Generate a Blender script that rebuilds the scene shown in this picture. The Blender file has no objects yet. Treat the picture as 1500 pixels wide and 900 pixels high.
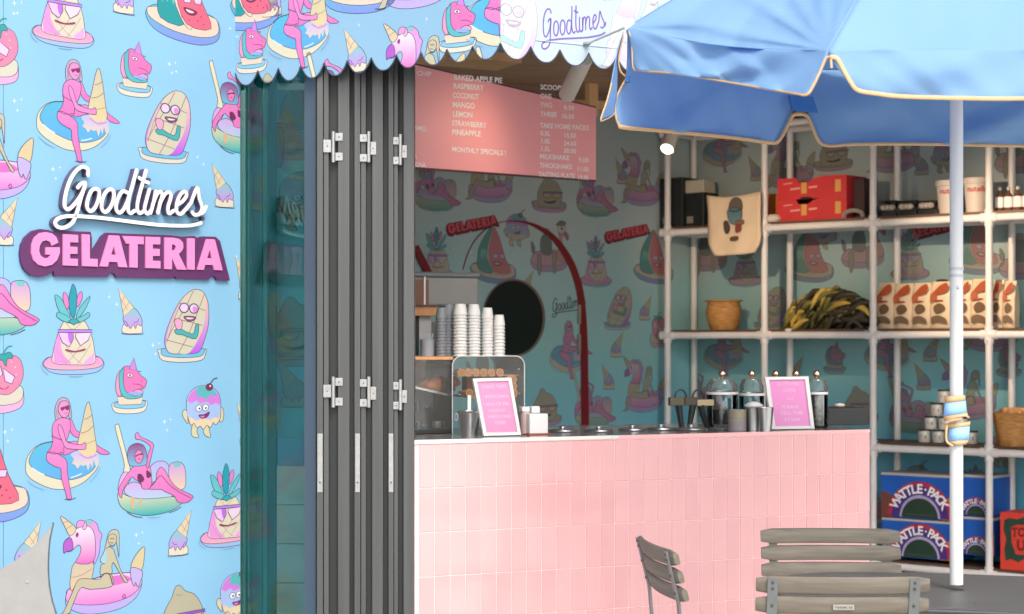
import bpy, bmesh, math, random
from mathutils import Vector, Matrix
from mathutils.geometry import tessellate_polygon
random.seed(7)
SC = bpy.context.scene
COL = SC.collection
# ------------------------------------------------------------------ camera
EYE = 1.42
cam_data = bpy.data.cameras.new("camera")
cam = bpy.data.objects.new("camera", cam_data)
COL.objects.link(cam)
cam.location = (0, 0, EYE)
cam.rotation_euler = (math.radians(90), 0, 0)
cam_data.sensor_width = 36.0
cam_data.lens = 36.0 * 2600 / 1500
cam_data.shift_y = 50 / 1500
cam_data.clip_start = 0.1
cam_data.clip_end = 500
cam_data.dof.use_dof = True
cam_data.dof.focus_distance = 5.6
cam_data.dof.aperture_fstop = 5.0
SC.camera = cam
# ------------------------------------------------------------------ light
SUN_EL, SUN_AZ = math.radians(44), math.radians(162)      # azimuth clockwise from +Y
w = bpy.data.worlds.new("World"); SC.world = w; w.use_nodes = True
nt = w.node_tree; nt.nodes.clear()
sky = nt.nodes.new('ShaderNodeTexSky'); sky.sky_type = 'NISHITA'; sky.sun_disc = False
sky.sun_elevation = SUN_EL; sky.sun_rotation = SUN_AZ; sky.dust_density = 3.0
hs = nt.nodes.new('ShaderNodeHueSaturation'); hs.inputs['Saturation'].default_value = 0.35
bg = nt.nodes.new('ShaderNodeBackground'); bg.inputs['Strength'].default_value = 0.15
wo = nt.nodes.new('ShaderNodeOutputWorld')
nt.links.new(sky.outputs[0], hs.inputs['Color']); nt.links.new(hs.outputs[0], bg.inputs[0]); nt.links.new(bg.outputs[0], wo.inputs[0])
sd = bpy.data.lights.new("sun", 'SUN'); sd.energy = 0.85; sd.angle = math.radians(18); sd.color = (1.0, 0.955, 0.89)
sun = bpy.data.objects.new("sun", sd); COL.objects.link(sun)
sdir = Vector((math.sin(SUN_AZ) * math.cos(SUN_EL), math.cos(SUN_AZ) * math.cos(SUN_EL), math.sin(SUN_EL)))
sun.rotation_euler = (-sdir).to_track_quat('-Z', 'Y').to_euler()
sun.location = sdir * 20
SC.view_settings.view_transform = 'Standard'; SC.view_settings.look = 'None'
SC.view_settings.exposure = 1.3; SC.view_settings.gamma = 1.0

# ------------------------------------------------------------------ helpers
def lin(h):
    h = h.lstrip('#')
    r = []
    for i in (0, 2, 4):
        c = int(h[i:i + 2], 16) / 255
        r.append(c / 12.92 if c <= 0.04045 else ((c + 0.055) / 1.055) ** 2.4)
    return tuple(r)
MATS = {}
def mat(name, base, rough=0.6, metal=0.0, var=0.0, vscale=8.0, bump=0.0, bscale=60.0, spec=0.5, coat=0.0, tcol=None,
        emit=None, estr=0.0, transl=0.0, stretch=None, base2=None, sheen=0.0):
    if name in MATS: return MATS[name]
    m = bpy.data.materials.new(name); m.use_nodes = True
    N = m.node_tree.nodes; L = m.node_tree.links
    b = N['Principled BSDF']
    if isinstance(base, str): base = lin(base)
    b.inputs['Base Color'].default_value = (*base, 1)
    b.inputs['Roughness'].default_value = rough; b.inputs['Metallic'].default_value = metal
    b.inputs['Specular IOR Level'].default_value = spec
    if coat: b.inputs['Coat Weight'].default_value = coat; b.inputs['Coat Roughness'].default_value = 0.05
    if sheen: b.inputs['Sheen Weight'].default_value = sheen
    if emit is not None:
        b.inputs['Emission Color'].default_value = (*emit, 1); b.inputs['Emission Strength'].default_value = estr
    tc = N.new('ShaderNodeTexCoord'); vec = tc.outputs['Object']
    if stretch:
        mp = N.new('ShaderNodeMapping'); mp.inputs['Scale'].default_value = stretch
        L.new(vec, mp.inputs['Vector']); vec = mp.outputs['Vector']
    if var or base2:
        nz = N.new('ShaderNodeTexNoise'); nz.inputs['Scale'].default_value = vscale; nz.inputs['Detail'].default_value = 6
        L.new(vec, nz.inputs['Vector'])
        cr = N.new('ShaderNodeValToRGB')
        if base2 is None:
            c0 = tuple(max(0, c * (1 - var)) for c in base); c1 = tuple(min(1, c * (1 + var)) for c in base)
        else:
            c0 = base; c1 = lin(base2) if isinstance(base2, str) else base2
        cr.color_ramp.elements[0].position = 0.3; cr.color_ramp.elements[1].position = 0.7
        cr.color_ramp.elements[0].color = (*c0, 1); cr.color_ramp.elements[1].color = (*c1, 1)
        L.new(nz.outputs['Fac'], cr.inputs['Fac']); L.new(cr.outputs['Color'], b.inputs['Base Color'])
    if bump:
        n2 = N.new('ShaderNodeTexNoise'); n2.inputs['Scale'].default_value = bscale; n2.inputs['Detail'].default_value = 5
        L.new(vec, n2.inputs['Vector'])
        bp = N.new('ShaderNodeBump'); bp.inputs['Strength'].default_value = bump; bp.inputs['Distance'].default_value = 0.004
        L.new(n2.outputs['Fac'], bp.inputs['Height']); L.new(bp.outputs['Normal'], b.inputs['Normal'])
    if transl:
        tr = N.new('ShaderNodeBsdfTranslucent'); tr.inputs['Color'].default_value = (*(tcol or base), 1)
        mx = N.new('ShaderNodeMixShader'); mx.inputs[0].default_value = transl
        L.new(b.outputs[0], mx.inputs[1]); L.new(tr.outputs[0], mx.inputs[2])
        L.new(mx.outputs[0], N['Material Output'].inputs['Surface'])
    MATS[name] = m; return m
def glass(name, tint, ior=1.45, refl=1.0, rough=0.0, dirt=0.0):
    if name in MATS: return MATS[name]
    m = bpy.data.materials.new(name); m.use_nodes = True
    N = m.node_tree.nodes; L = m.node_tree.links
    N.remove(N['Principled BSDF'])
    t = N.new('ShaderNodeBsdfTransparent'); t.inputs[0].default_value = (*tint, 1)
    g = N.new('ShaderNodeBsdfGlossy'); g.inputs['Roughness'].default_value = rough
    f = N.new('ShaderNodeFresnel'); f.inputs['IOR'].default_value = ior
    mu = N.new('ShaderNodeMath'); mu.operation = 'MULTIPLY'; mu.inputs[1].default_value = refl; mu.use_clamp = True
    mx = N.new('ShaderNodeMixShader')
    L.new(f.outputs[0], mu.inputs[0]); L.new(mu.outputs[0], mx.inputs[0])
    L.new(t.outputs[0], mx.inputs[1]); L.new(g.outputs[0], mx.inputs[2])
    out = mx
    if dirt:
        d = N.new('ShaderNodeBsdfDiffuse'); d.inputs[0].default_value = (.8, .8, .78, 1)
        m2 = N.new('ShaderNodeMixShader'); m2.inputs[0].default_value = dirt
        L.new(mx.outputs[0], m2.inputs[1]); L.new(d.outputs[0], m2.inputs[2]); out = m2
    L.new(out.outputs[0], N['Material Output'].inputs['Surface'])
    MATS[name] = m; return m
def printmat(name='ink', rough=0.5, k=1.0, transl=0.0):
    if name in MATS: return MATS[name]
    m = bpy.data.materials.new(name); m.use_nodes = True
    N = m.node_tree.nodes; L = m.node_tree.links
    b = N['Principled BSDF']; b.inputs['Roughness'].default_value = rough
    a = N.new('ShaderNodeAttribute'); a.attribute_name = 'ink'
    nz = N.new('ShaderNodeTexNoise'); nz.inputs['Scale'].default_value = 90; nz.inputs['Detail'].default_value = 4
    mr = N.new('ShaderNodeMapRange'); mr.inputs['To Min'].default_value = 0.88 * k; mr.inputs['To Max'].default_value = 1.06 * k
    tc = N.new('ShaderNodeTexCoord'); L.new(tc.outputs['Object'], nz.inputs['Vector'])
    L.new(nz.outputs['Fac'], mr.inputs['Value'])
    vm = N.new('ShaderNodeVectorMath'); vm.operation = 'SCALE'
    L.new(a.outputs['Color'], vm.inputs[0]); L.new(mr.outputs[0], vm.inputs['Scale'])
    L.new(vm.outputs[0], b.inputs['Base Color'])
    MATS[name] = m; return m

def tag(o, label=None, cat=None, group=None, kind=None):
    if label: o['label'] = label
    if cat: o['category'] = cat
    if group: o['group'] = group
    if kind: o['kind'] = kind
    return o
def empty(name, loc, label, cat, group=None):
    o = bpy.data.objects.new(name, None); COL.objects.link(o); o.location = loc; o.empty_display_size = 0.1
    return tag(o, label, cat, group)
def link_mesh(name, me, m=None, parent=None):
    o = bpy.data.objects.new(name, me); COL.objects.link(o)
    if m is not None and len(me.materials) == 0: me.materials.append(m)
    if parent is not None: o.parent = parent
    return o
class MB:
    """collects shapes in world coordinates; build() links them as ONE mesh object"""
    def __init__(s): s.v = []; s.f = []; s.c = []
    def add(s, vs, fs, c=None):
        b = len(s.v); s.v += [tuple(p) for p in vs]; s.f += [tuple(i + b for i in f) for f in fs]
        s.c += [c or (1, 1, 1)] * len(vs); return s
    def obox(s, c, ax, ay, az, bev=0.0):
        """box about c, ax ay az are half-extent vectors"""
        c = Vector(c); ax = Vector(ax); ay = Vector(ay); az = Vector(az)
        if bev <= 0:
            vs = [c + ax * i + ay * j + az * k for k in (-1, 1) for j in (-1, 1) for i in (-1, 1)]
            return s.add(vs, [(0, 2, 3, 1), (4, 5, 7, 6), (0, 1, 5, 4), (2, 6, 7, 3), (0, 4, 6, 2), (1, 3, 7, 5)])
        bm = bmesh.new(); L = [ax.length, ay.length, az.length]
        bmesh.ops.create_cube(bm, size=2)
        for vtx in bm.verts: vtx.co = Vector((vtx.co.x * L[0], vtx.co.y * L[1], vtx.co.z * L[2]))
        bmesh.ops.bevel(bm, geom=bm.edges[:] , offset=min(bev, min(L) * 0.9), segments=2, affect='EDGES', profile=0.5)
        bm.verts.ensure_lookup_table()
        ux, uy, uz = ax.normalized(), ay.normalized(), az.normalized()
        vs = [c + ux * v.co.x + uy * v.co.y + uz * v.co.z for v in bm.verts]
        fs = [[v.index for v in f.verts] for f in bm.faces]; bm.free()
        return s.add(vs, fs)
    def box(s, x0, x1, y0, y1, z0, z1, bev=0.0):
        return s.obox(((x0 + x1) / 2, (y0 + y1) / 2, (z0 + z1) / 2), ((x1 - x0) / 2, 0, 0), (0, (y1 - y0) / 2, 0), (0, 0, (z1 - z0) / 2), bev)
    def tube(s, pts, r, n=10, closed=False, flat=None):
        pts = [Vector(p) for p in pts]; m = len(pts)
        rs = r if isinstance(r, (list, tuple)) else [r] * m
        up = None; vs = []; fs = []
        for i, p in enumerate(pts):
            a = pts[(i - 1) % m] if (closed or i > 0) else p; b = pts[(i + 1) % m] if (closed or i < m - 1) else p
            t = (b - a).normalized()
            if up is None:
                up = Vector((0, 0, 1)) if abs(t.z) < 0.9 else Vector((0, 1, 0))
            u = up - t * up.dot(t)
            if u.length < 1e-4: u = Vector((1, 0, 0)) - t * t.x
            u.normalize(); w_ = t.cross(u); up = u
            for k in range(n):
                an = 2 * math.pi * k / n
                q = u * math.cos(an) * rs[i] + w_ * math.sin(an) * rs[i] * (flat or 1)
                vs.append(p + q)
        for i in range(m if closed else m - 1):
            for k in range(n):
                a = i * n + k; b = i * n + (k + 1) % n; c = ((i + 1) % m) * n + (k + 1) % n; d = ((i + 1) % m) * n + k
                fs.append((a, b, c, d))
        if not closed:
            fs.append(tuple(range(n))[::-1]); fs.append(tuple((m - 1) * n + k for k in range(n)))
        return s.add(vs, fs)
    def lathe(s, c, prof, n=24, cap=True, ang=0.0):
        """prof: list of (r, z) from bottom to top"""
        c = Vector(c); vs = []; fs = []; m = len(prof)
        for (r, z) in prof:
            for k in range(n):
                an = 2 * math.pi * k / n + ang; vs.append(c + Vector((r * math.cos(an), r * math.sin(an), z)))
        for i in range(m - 1):
            for k in range(n):
                fs.append((i * n + k, i * n + (k + 1) % n, (i + 1) * n + (k + 1) % n, (i + 1) * n + k))
        if cap:
            fs.append(tuple(range(n))[::-1]); fs.append(tuple((m - 1) * n + k for k in range(n)))
        return s.add(vs, fs)
    def sphere(s, c, r, n=12, m=8, sc=(1, 1, 1)):
        prof = [(max(1e-4, r * math.sin(math.pi * i / m)), -r * math.cos(math.pi * i / m)) for i in range(m + 1)]
        a = len(s.v); s.lathe((0, 0, 0), prof, n)
        c = Vector(c)
        for i in range(a, len(s.v)):
            p = s.v[i]; s.v[i] = (p[0] * sc[0] + c.x, p[1] * sc[1] + c.y, p[2] * sc[2] + c.z)
        return s
    def prism(s, loops, M, n0, n1):
        """loops: [outer, holes..] of 2D points in plane coords; M maps (a,b,n); extruded n0..n1 along the normal"""
        tris = tess(loops); flat = [p for l in loops for p in l]; N = len(flat)
        vs = [M @ Vector((p[0], p[1], n1)) for p in flat] + [M @ Vector((p[0], p[1], n0)) for p in flat]
        fs = [tuple(t) for t in tris] + [tuple(i + N for i in t[::-1]) for t in tris]
        b = 0
        for l in loops:
            k = len(l); ar = sum(l[i][0] * l[(i + 1) % k][1] - l[(i + 1) % k][0] * l[i][1] for i in range(k))
            outer = (b == 0)
            for i in range(k):
                a, c = b + i, b + (i + 1) % k
                q = (a, a + N, c + N, c)
                if (ar > 0) != outer: q = q[::-1]
                fs.append(q)
            b += k
        return s.add(vs, fs)
    def build(s, name, m, parent=None, smooth=False, colors=False, world=False):
        off = Vector(parent.location) if (parent is not None and not world) else Vector((0, 0, 0))
        me = bpy.data.meshes.new(name)
        me.from_pydata([(x - off.x, y - off.y, z - off.z) for x, y, z in s.v], [], s.f); me.update()
        if colors:
            at = me.color_attributes.new('ink', 'FLOAT_COLOR', 'POINT')
            buf = []
            for c in s.c: buf += [c[0], c[1], c[2], 1.0]
            at.data.foreach_set('color', buf)
        if smooth is True: me.polygons.foreach_set('use_smooth', [True] * len(me.polygons))
        elif smooth: me.polygons.foreach_set('use_smooth', [True] * len(me.polygons)); me.set_sharp_from_angle(angle=math.radians(smooth))
        if isinstance(m, (list, tuple)):
            for q in m: me.materials.append(q)
        else: me.materials.append(m)
        return link_mesh(name, me, None, parent)
def tess(loops):
    r = tessellate_polygon([[Vector((p[0], p[1], 0)) for p in l] for l in loops])
    flat = [p for l in loops for p in l]; out = []
    for t in r:
        a, b, c = (flat[i] for i in t)
        ar = (b[0] - a[0]) * (c[1] - a[1]) - (b[1] - a[1]) * (c[0] - a[0])
        if abs(ar) < 1e-14: continue
        out.append(tuple(t) if ar > 0 else (t[0], t[2], t[1]))
    return out
def copy_tree(o, parent=None):
    c = o.copy(); COL.objects.link(c)
    if parent: c.parent = parent
    for ch in list(o.children): copy_tree(ch, c)
    return c
def P(u, v, d): return Vector(((u - 750) / 2600 * d, d, EYE - (v - 500) / 2600 * d))
def zat(v, d): return EYE - (v - 500) / 2600 * d
class Plane:
    """a vertical plane through two plan points; local axes: along, up, out of the wall towards the viewer"""
    def __init__(s, a, b):
        s.o = Vector((a[0], a[1], 0)); d = Vector((b[0] - a[0], b[1] - a[1], 0)); s.len = d.length; s.t = d.normalized()
        s.n = s.t.cross(Vector((0, 0, 1))).normalized()
        s.M = Matrix(((s.t.x, 0, s.n.x, s.o.x), (s.t.y, 0, s.n.y, s.o.y), (0, 1, 0, 0), (0, 0, 0, 1)))
    @classmethod
    def px(cls, u0, d0, u1, d1): return cls(P(u0, 500, d0)[:2], P(u1, 500, d1)[:2])
    def hit(s, u, v, off=0.0):
        r = Vector(((u - 750) / 2600, 1, -(v - 500) / 2600)); o = s.o + s.n * off
        k = (o.dot(s.n)) / r.dot(s.n); p = r * k
        return ((p - s.o).dot(s.t), EYE + p.z)
    def w(s, a, z, n=0.0): return s.M @ Vector((a, z, n))
    def W(s, u, v, off=0.0): a, z = s.hit(u, v, off); return s.w(a, z, off)
def spline(pts, closed=True, k=4):
    n = len(pts); out = []
    rng = range(n) if closed else range(n - 1)
    for i in rng:
        if closed: p0, p1, p2, p3 = pts[i - 1], pts[i], pts[(i + 1) % n], pts[(i + 2) % n]
        else: p0, p1, p2, p3 = pts[max(0, i - 1)], pts[i], pts[i + 1], pts[min(n - 1, i + 2)]
        for j in range(k):
            t = j / k; t2 = t * t; t3 = t2 * t
            out.append(tuple(0.5 * ((2 * p1[a]) + (-p0[a] + p2[a]) * t + (2 * p0[a] - 5 * p1[a] + 4 * p2[a] - p3[a]) * t2 + (-p0[a] + 3 * p1[a] - 3 * p2[a] + p3[a]) * t3) for a in range(len(p1))))
    if not closed: out.append(tuple(pts[-1]))
    return out
def S(txt):
    out = []
    for t in txt.split():
        a, b = t.split(','); out.append((float(a), float(b)))
    return out
def strip(pts, w_, closed):
    """a stroke of width w_ along a polyline as quads (2D)"""
    n = len(pts); L = []; R = []
    for i in range(n):
        a = pts[i - 1] if (closed or i > 0) else pts[i]; b = pts[(i + 1) % n] if (closed or i < n - 1) else pts[i]
        dx, dy = b[0] - a[0], b[1] - a[1]; l = math.hypot(dx, dy) or 1
        nx, ny = -dy / l * w_ / 2, dx / l * w_ / 2
        L.append((pts[i][0] + nx, pts[i][1] + ny)); R.append((pts[i][0] - nx, pts[i][1] - ny))
    q = []
    for i in range(n if closed else n - 1):
        j = (i + 1) % n; q.append([L[i], R[i], R[j], L[j]])
    return q
def mixc(a, b, t): return tuple(x + (y - x) * t for x, y in zip(a, b))

# ------------------------------------------------------------------ flat print motifs (polygons of ink)
INK = '38345a'
MOTIFS = {}
def motif(name, s, ax, ay, shapes, k=3):
    """shapes: (kind, colour[>colour], points[, width]); f fill+outline, n fill only, l line. Result: list of (2D polygon, [vertex colours], layer)"""
    out = []; layer = 0
    for sh in shapes:
        kind, colr, txt = sh[0], sh[1], sh[2]
        lw = sh[3] if len(sh) > 3 else 0.8
        pts = [((x - ax) / s, -(y - ay) / s) for x, y in S(txt)]
        cs = [lin(c) for c in colr.split('>')]
        if kind in 'fnp':
            if kind != 'p': pts = spline(pts, True, k)
            y0 = min(p[1] for p in pts); y1 = max(p[1] for p in pts)
            col = lambda p: cs[0] if len(cs) == 1 else mixc(cs[0], cs[1], (y1 - p[1]) / max(1e-6, y1 - y0))
            for t in tess([pts]):
                out.append(([pts[i] for i in t], [col(pts[i]) for i in t], layer))
            if kind in 'fp' and lw > 0:
                ic = lin(INK); layer += 1
                for q in strip(pts, lw, True): out.append((q, [ic] * 4, layer))
        else:
            if len(pts) > 2: pts = spline(pts, False, k)
            for q in strip(pts, lw, False): out.append((q, [cs[0]] * 4, layer))
        layer += 1
    MOTIFS[name] = out
def circ(x, y, rx, ry=None, n=10):
    ry = ry or rx
    return ' '.join('%.1f,%.1f' % (x + rx * math.cos(2 * math.pi * i / n), y + ry * math.sin(2 * math.pi * i / n)) for i in range(n))
PK = 'f48fd0>f07ac6'
motif('printed_woman_with_cone', 5.457, 330, 590, [
 ('f', 'e9e3c6', '45,590 60,500 130,420 240,390 400,400 560,480 625,590 590,660 500,735 380,775 250,765 120,700 60,645'),
 ('f', '5cc4e6>63b4f0', '72,520 130,428 240,394 420,410 560,500 612,580 560,655 430,702 300,692 160,635 90,580'),
 ('l', 'eaf6ff', '95,590 150,630 190,650', 1.6), ('l', 'eaf6ff', '400,688 450,676 490,660', 1.6),
 ('f', PK, '340,440 430,395 500,420 600,430 640,455 725,512 650,514 590,472 470,462 345,505'),
 ('f', PK, '380,222 410,226 440,300 474,330 474,368 425,355 392,300'),
 ('f', 'd9cdb0>ecd8a6', '540,88 555,100 580,220 600,370 615,480 570,525 500,515 455,470 460,400 490,270 520,130'),
 ('l', '8a7a80', '510,225 545,212 578,185', 1.1), ('l', '8a7a80', '485,335 540,318 590,275', 1.1), ('l', 'a09080', '462,430 540,420 605,395', .9),
 ('n', 'c4c4f6>f4dcc0', '400,500 455,475 510,515 570,525 615,490 630,560 620,612 602,600 588,560 575,618 560,580 542,638 526,592 500,602 480,590 455,617 440,590 410,572 425,540'),
 ('l', 'e08ee0', '470,500 540,540 612,515', 2.2),
 ('f', 'cdb4cc', '280,215 274,130 298,66 335,42 378,58 400,120 408,205 385,200 372,150 330,200 312,225'), ('l', '8a7a9c', '290,205 288,130 315,72', .7), ('l', '8a7a9c', '395,190 388,110 360,62', .7), ('l', '8a7a9c', '300,215 296,140', .7),
 ('f', PK, '265,240 300,212 330,204 385,218 400,262 385,340 345,440 340,490 260,505 212,520 210,480 240,440 258,380 250,300'),
 ('f', PK, '210,482 260,475 340,520 370,560 372,640 385,720 405,840 408,862 375,862 355,790 325,690 320,612 280,592 215,548'),
 ('f', 'f394d2', '300,255 330,280 350,340 375,402 480,426 512,408 524,440 515,466 440,462 362,447 333,395 303,320'),
 ('f', 'f59ad2', '303,112 322,74 368,72 388,110 386,165 357,204 322,190 300,150'),
 ('n', '8a2a6a', '316,124 350,114 388,104 386,138 368,146 352,132 332,150'),
 ('l', 'b04a90', '350,170 368,166', 1.1), ('l', '6a3a86', '245,345 300,370 330,382', 1), ('l', '6a3a86', '215,470 270,490 335,478', 1),
 ('l', INK, '350,858 420,860 440,850', 1), ('l', '84b4d8', '60,690 110,735 190,770', .9), ('l', '84b4d8', '560,730 610,680 640,620', .9)])
motif('printed_reclining_woman', 6.207, 390, 640, [
 ('f', 'eee6c4', '58,45 75,32 95,50 165,330 190,430 185,470 150,482 130,460 140,400 120,300 80,150'),
 ('f', 'cbb8f4>9fd8e8', '360,560 365,450 400,400 460,380 520,400 548,460 540,560'),
 ('f', 'd9a8e8>f4d8b4', '548,560 545,430 600,400 660,410 695,480 692,640 600,650'),
 ('n', '7cd0c8', '585,410 640,404 650,440 600,448'),
 ('f', 'e2b6e8', '85,580 110,490 150,458 200,500 150,600 92,630'),
 ('f', 'e6e4b8>18b8b8', '85,640 200,690 330,715 560,715 660,740 655,790 540,850 360,870 220,840 130,790 92,730'),
 ('f', 'ddb0ec>bcd8f6', '140,640 150,590 210,555 280,575 300,620 360,625 450,630 560,690 560,715 330,716 200,690'),
 ('f', PK, '215,420 260,395 330,400 370,430 380,500 385,570 370,625 300,622 285,570 230,530 205,510 150,580 122,640 115,692 90,660 90,600 150,500'),
 ('f', PK, '330,405 355,300 370,240 290,180 245,172 235,130 260,108 282,150 395,215 390,290 358,425 345,440'),
 ('f', '9a3a86>78c6ea', '172,370 166,290 190,230 250,208 310,230 335,290 342,370 320,410 205,410'),
 ('f', 'f48ac6', '230,310 265,268 302,300 302,350 280,388 245,378'),
 ('n', '8a2060', '236,316 298,298 300,314 268,316 242,330'), ('l', '9a3070', '258,352 282,348', 1.2),
 ('n', '7a1f5f', '255,490 290,490 317,540 285,567 260,550'), ('n', '7a1f5f', '335,458 370,480 377,515 340,526'),
 ('f', PK, '365,622 420,560 428,490 465,438 505,470 560,570 620,640 760,720 757,750 710,780 625,772 590,712 500,662 470,642 380,634'),
 ('l', '8a2a7a', '370,610 430,545 470,515 540,600 640,680 745,742', 1.1),
 ('n', 'f2b68c', '200,695 228,700 220,790 206,790'), ('n', 'f2b68c', '275,712 292,714 288,765 278,765'),
 ('l', INK, '160,820 230,865 300,880', 1), ('l', INK, '540,862 610,840 655,815', 1), ('l', '84b4d8', '350,888 420,894 460,890', 1)])
SK = 'cfc8a8'
motif('printed_unicorn_float', 5.806, 420, 740, [
 ('f', 'c9b6f6', '100,770 105,690 140,640 400,572 640,570 735,620 745,700 690,800 560,870 380,888 240,870 140,820'),
 ('f', 'f7d2f2>f287da', '105,745 110,680 150,640 400,575 640,572 735,630 742,690 650,772 480,812 300,806 170,777'),
 ('n', 'e878cc', '480,590 600,590 650,640 480,665'),
 ('f', 'd8ccb4>f0cfa4', '175,432 325,444 320,560 300,602 200,600 150,670 135,620 140,550'),
 ('l', 'a08c90', '145,555 230,545 318,500', .9),
 ('f', 'f2a0dc>c8b0f6', '188,135 198,92 225,82 255,92 290,84 320,92 362,130 375,180 402,220 388,280 378,380 332,470 345,280 320,180 280,135 220,150'),
 ('n', '7cd0d0', '262,92 300,86 320,110 300,130'),
 ('f', 'fdeefc>ee6cc8', '180,157 230,140 290,140 330,190 345,280 328,445 185,437 215,370 225,310 200,288 160,322 130,337 90,325 80,280 95,240 130,213'),
 ('f', 'bf62d4', '80,280 95,242 142,222 160,290 150,327 104,332 84,347'),
 ('f', 'e8d2ac', '55,35 110,70 185,150 135,207 90,120'), ('l', '9a8480', '80,90 118,80', .8), ('l', '9a8480', '105,145 155,115', .8),
 ('n', '9a2a80', '180,200 195,180 207,200 195,224 183,216'), ('f', 'f6b8e4', '238,150 262,98 272,135 258,165'),
 ('f', 'cfcab0', '448,240 470,200 510,188 545,215 548,330 545,430 525,300 500,330 455,330 410,440 388,450 390,420 425,350'),
 ('f', SK, '440,340 495,350 520,420 570,560 622,642 600,650 560,580 500,470 485,500 482,560 390,560 395,475 430,462'),
 ('n', 'a8dcf0', '390,440 420,380 440,350 432,465'),
 ('f', SK, '395,560 470,560 492,600 482,672 300,672 220,652 150,800 128,850 60,856 90,820 170,640 200,585 250,575 380,598'),
 ('l', '5a3048', '388,585 430,553 468,572 490,655', 1.5),
 ('f', SK, '455,245 490,222 524,245 520,300 485,324 456,292'), ('l', '6a4a60', '470,262 505,266', 1.2), ('l', '6a4a60', '470,296 495,300', 1),
 ('f', 'e4d2a4', '765,360 768,440 742,562 650,530 690,430'), ('f', 'cdbcf2', '650,530 742,562 748,620 712,705 690,660 680,695 655,640'),
 ('l', 'a04098', '575,770 590,752 603,770 590,785 575,770', 1), ('l', INK, '40,853 140,858', 1)])
motif('printed_pineapple', 6.43, 310, 800, [
 ('f', 'a8c6f4', '20,795 40,750 100,725 300,720 520,720 590,770 592,820 530,872 400,892 200,890 80,862'),
 ('f', 'f59ce0>fbb8c4', '28,785 60,742 130,725 510,722 585,770 580,808 500,837 300,850 120,842 50,822'),
 ('f', 'ebe2c2>e9dcc8', '118,782 116,680 150,540 200,420 240,388 390,388 430,420 482,540 508,680 502,792 310,802'),
 ('n', 'f59ee4', '124,774 122,660 152,540 185,515 190,640 230,730 285,792 140,784'),
 ('n', 'f8b0ec', '400,790 470,720 498,690 496,786'),
 ('l', 'b0a49c', '200,560 300,720 380,790', .8), ('l', 'b0a49c', '400,560 320,700 230,790', .8), ('l', 'b0a49c', '470,600 400,720 340,796', .8), ('l', 'b0a49c', '140,640 200,740 240,795', .8), ('l', 'b0a49c', '230,400 300,470 380,400', .8),
 ('f', 'f58ad0', '215,118 252,160 264,240 245,280 208,200'), ('f', 'f58ad0', '380,108 388,170 352,250 332,235 345,150'),
 ('f', '6ccad2', '132,148 190,180 240,280 275,350 250,382 190,330 150,250'), ('f', '6ccad2', '158,308 220,330 285,370 300,412 210,392 148,350'),
 ('f', '6ccad2', '462,148 442,220 400,300 340,370 336,320 380,240'), ('f', '6ccad2', '458,340 400,385 325,412 330,370 400,335 445,305'),
 ('f', '1fa6b8', '300,40 327,90 337,170 332,260 310,355 280,330 263,250 263,160 280,90'),
 ('f', '2fb0b8', '255,395 310,365 360,395 330,412 308,425 285,412'),
 ('p', 'f4ccf6', '163,498 300,500 302,560 265,632 200,592', 1.1), ('p', 'f8dcf0', '328,500 472,498 442,572 370,622 322,540', 1.1),
 ('n', 'c874ec', '250,505 295,505 296,555 270,600'), ('p', 'c48af0', '158,470 482,470 482,498 158,498', .9),
 ('n', '9a3a5c', '230,652 320,670 414,648 406,668 320,684 240,674'),
 ('l', '84b4d8', '5,800 20,850 70,890', .9), ('l', '84b4d8', '260,912 330,914 390,908', .9)])
motif('printed_cone', 3.911, 120, 160, [
 ('f', 'f2e4cc', '88,232 182,238 188,270 182,286 80,286'), ('f', '8ed2d6>d79cf0', '82,188 140,142 185,200 184,245 160,236 150,262 138,236 120,262 108,240 98,248 84,225'),
 ('p', 'ecdab6', '52,30 142,140 82,190'), ('l', 'b08c84', '62,85 105,155', .7), ('l', 'b08c84', '78,165 115,108', .7), ('l', 'b08c84', '66,120 88,75', .7),
 ('l', 'a83cc8', '86,215 100,228 104,252', 1.2), ('l', 'a83cc8', '140,225 158,222 168,205', 1.2), ('l', INK, '74,284 80,292 184,294 192,286', .8)])
motif('printed_cone_mirrored', -3.911, 120, -160, [])
MOTIFS['printed_cone_mirrored'] = [([(-p[0], p[1]) for p in q][::-1], c[::-1], l) for q, c, l in MOTIFS['printed_cone']]
motif('printed_unicorn_cup', 3.911, 120, 590, [
 ('f', 'ece6d4', '16,702 40,677 200,674 218,702 192,740 110,748 38,738'), ('f', '8ad0ee', '26,694 60,677 190,674 208,692 190,714 110,720 42,710'),
 ('p', 'f4dcc4', '46,648 192,652 184,696 56,696'),
 ('f', 'f4a4c8', '36,590 44,530 66,498 72,560 66,645 44,632'),
 ('f', 'f6a4d0', '110,622 150,606 192,620 182,650 140,650'),
 ('f', 'f47cc0', '70,495 100,474 150,494 180,530 213,556 208,590 195,606 150,612 110,640 80,620 62,560'),
 ('f', '5cc2cc', '60,512 84,484 80,540 92,615 148,648 186,636 178,658 104,662 66,628 56,560'),
 ('n', '9ab6f6', '108,632 150,622 184,632 160,646'),
 ('p', 'd68ee4', '113,492 140,425 158,502', .9), ('f', 'ffffff', '100,526 118,516 134,530 116,540'), ('n', 'a03a80', '112,524 122,522 122,534 112,534'),
 ('l', 'a03a80', '136,578 172,582 196,600', .9), ('l', 'a03a80', '182,560 190,562', 1), ('l', INK, '165,505 182,508', .8)])
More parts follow.
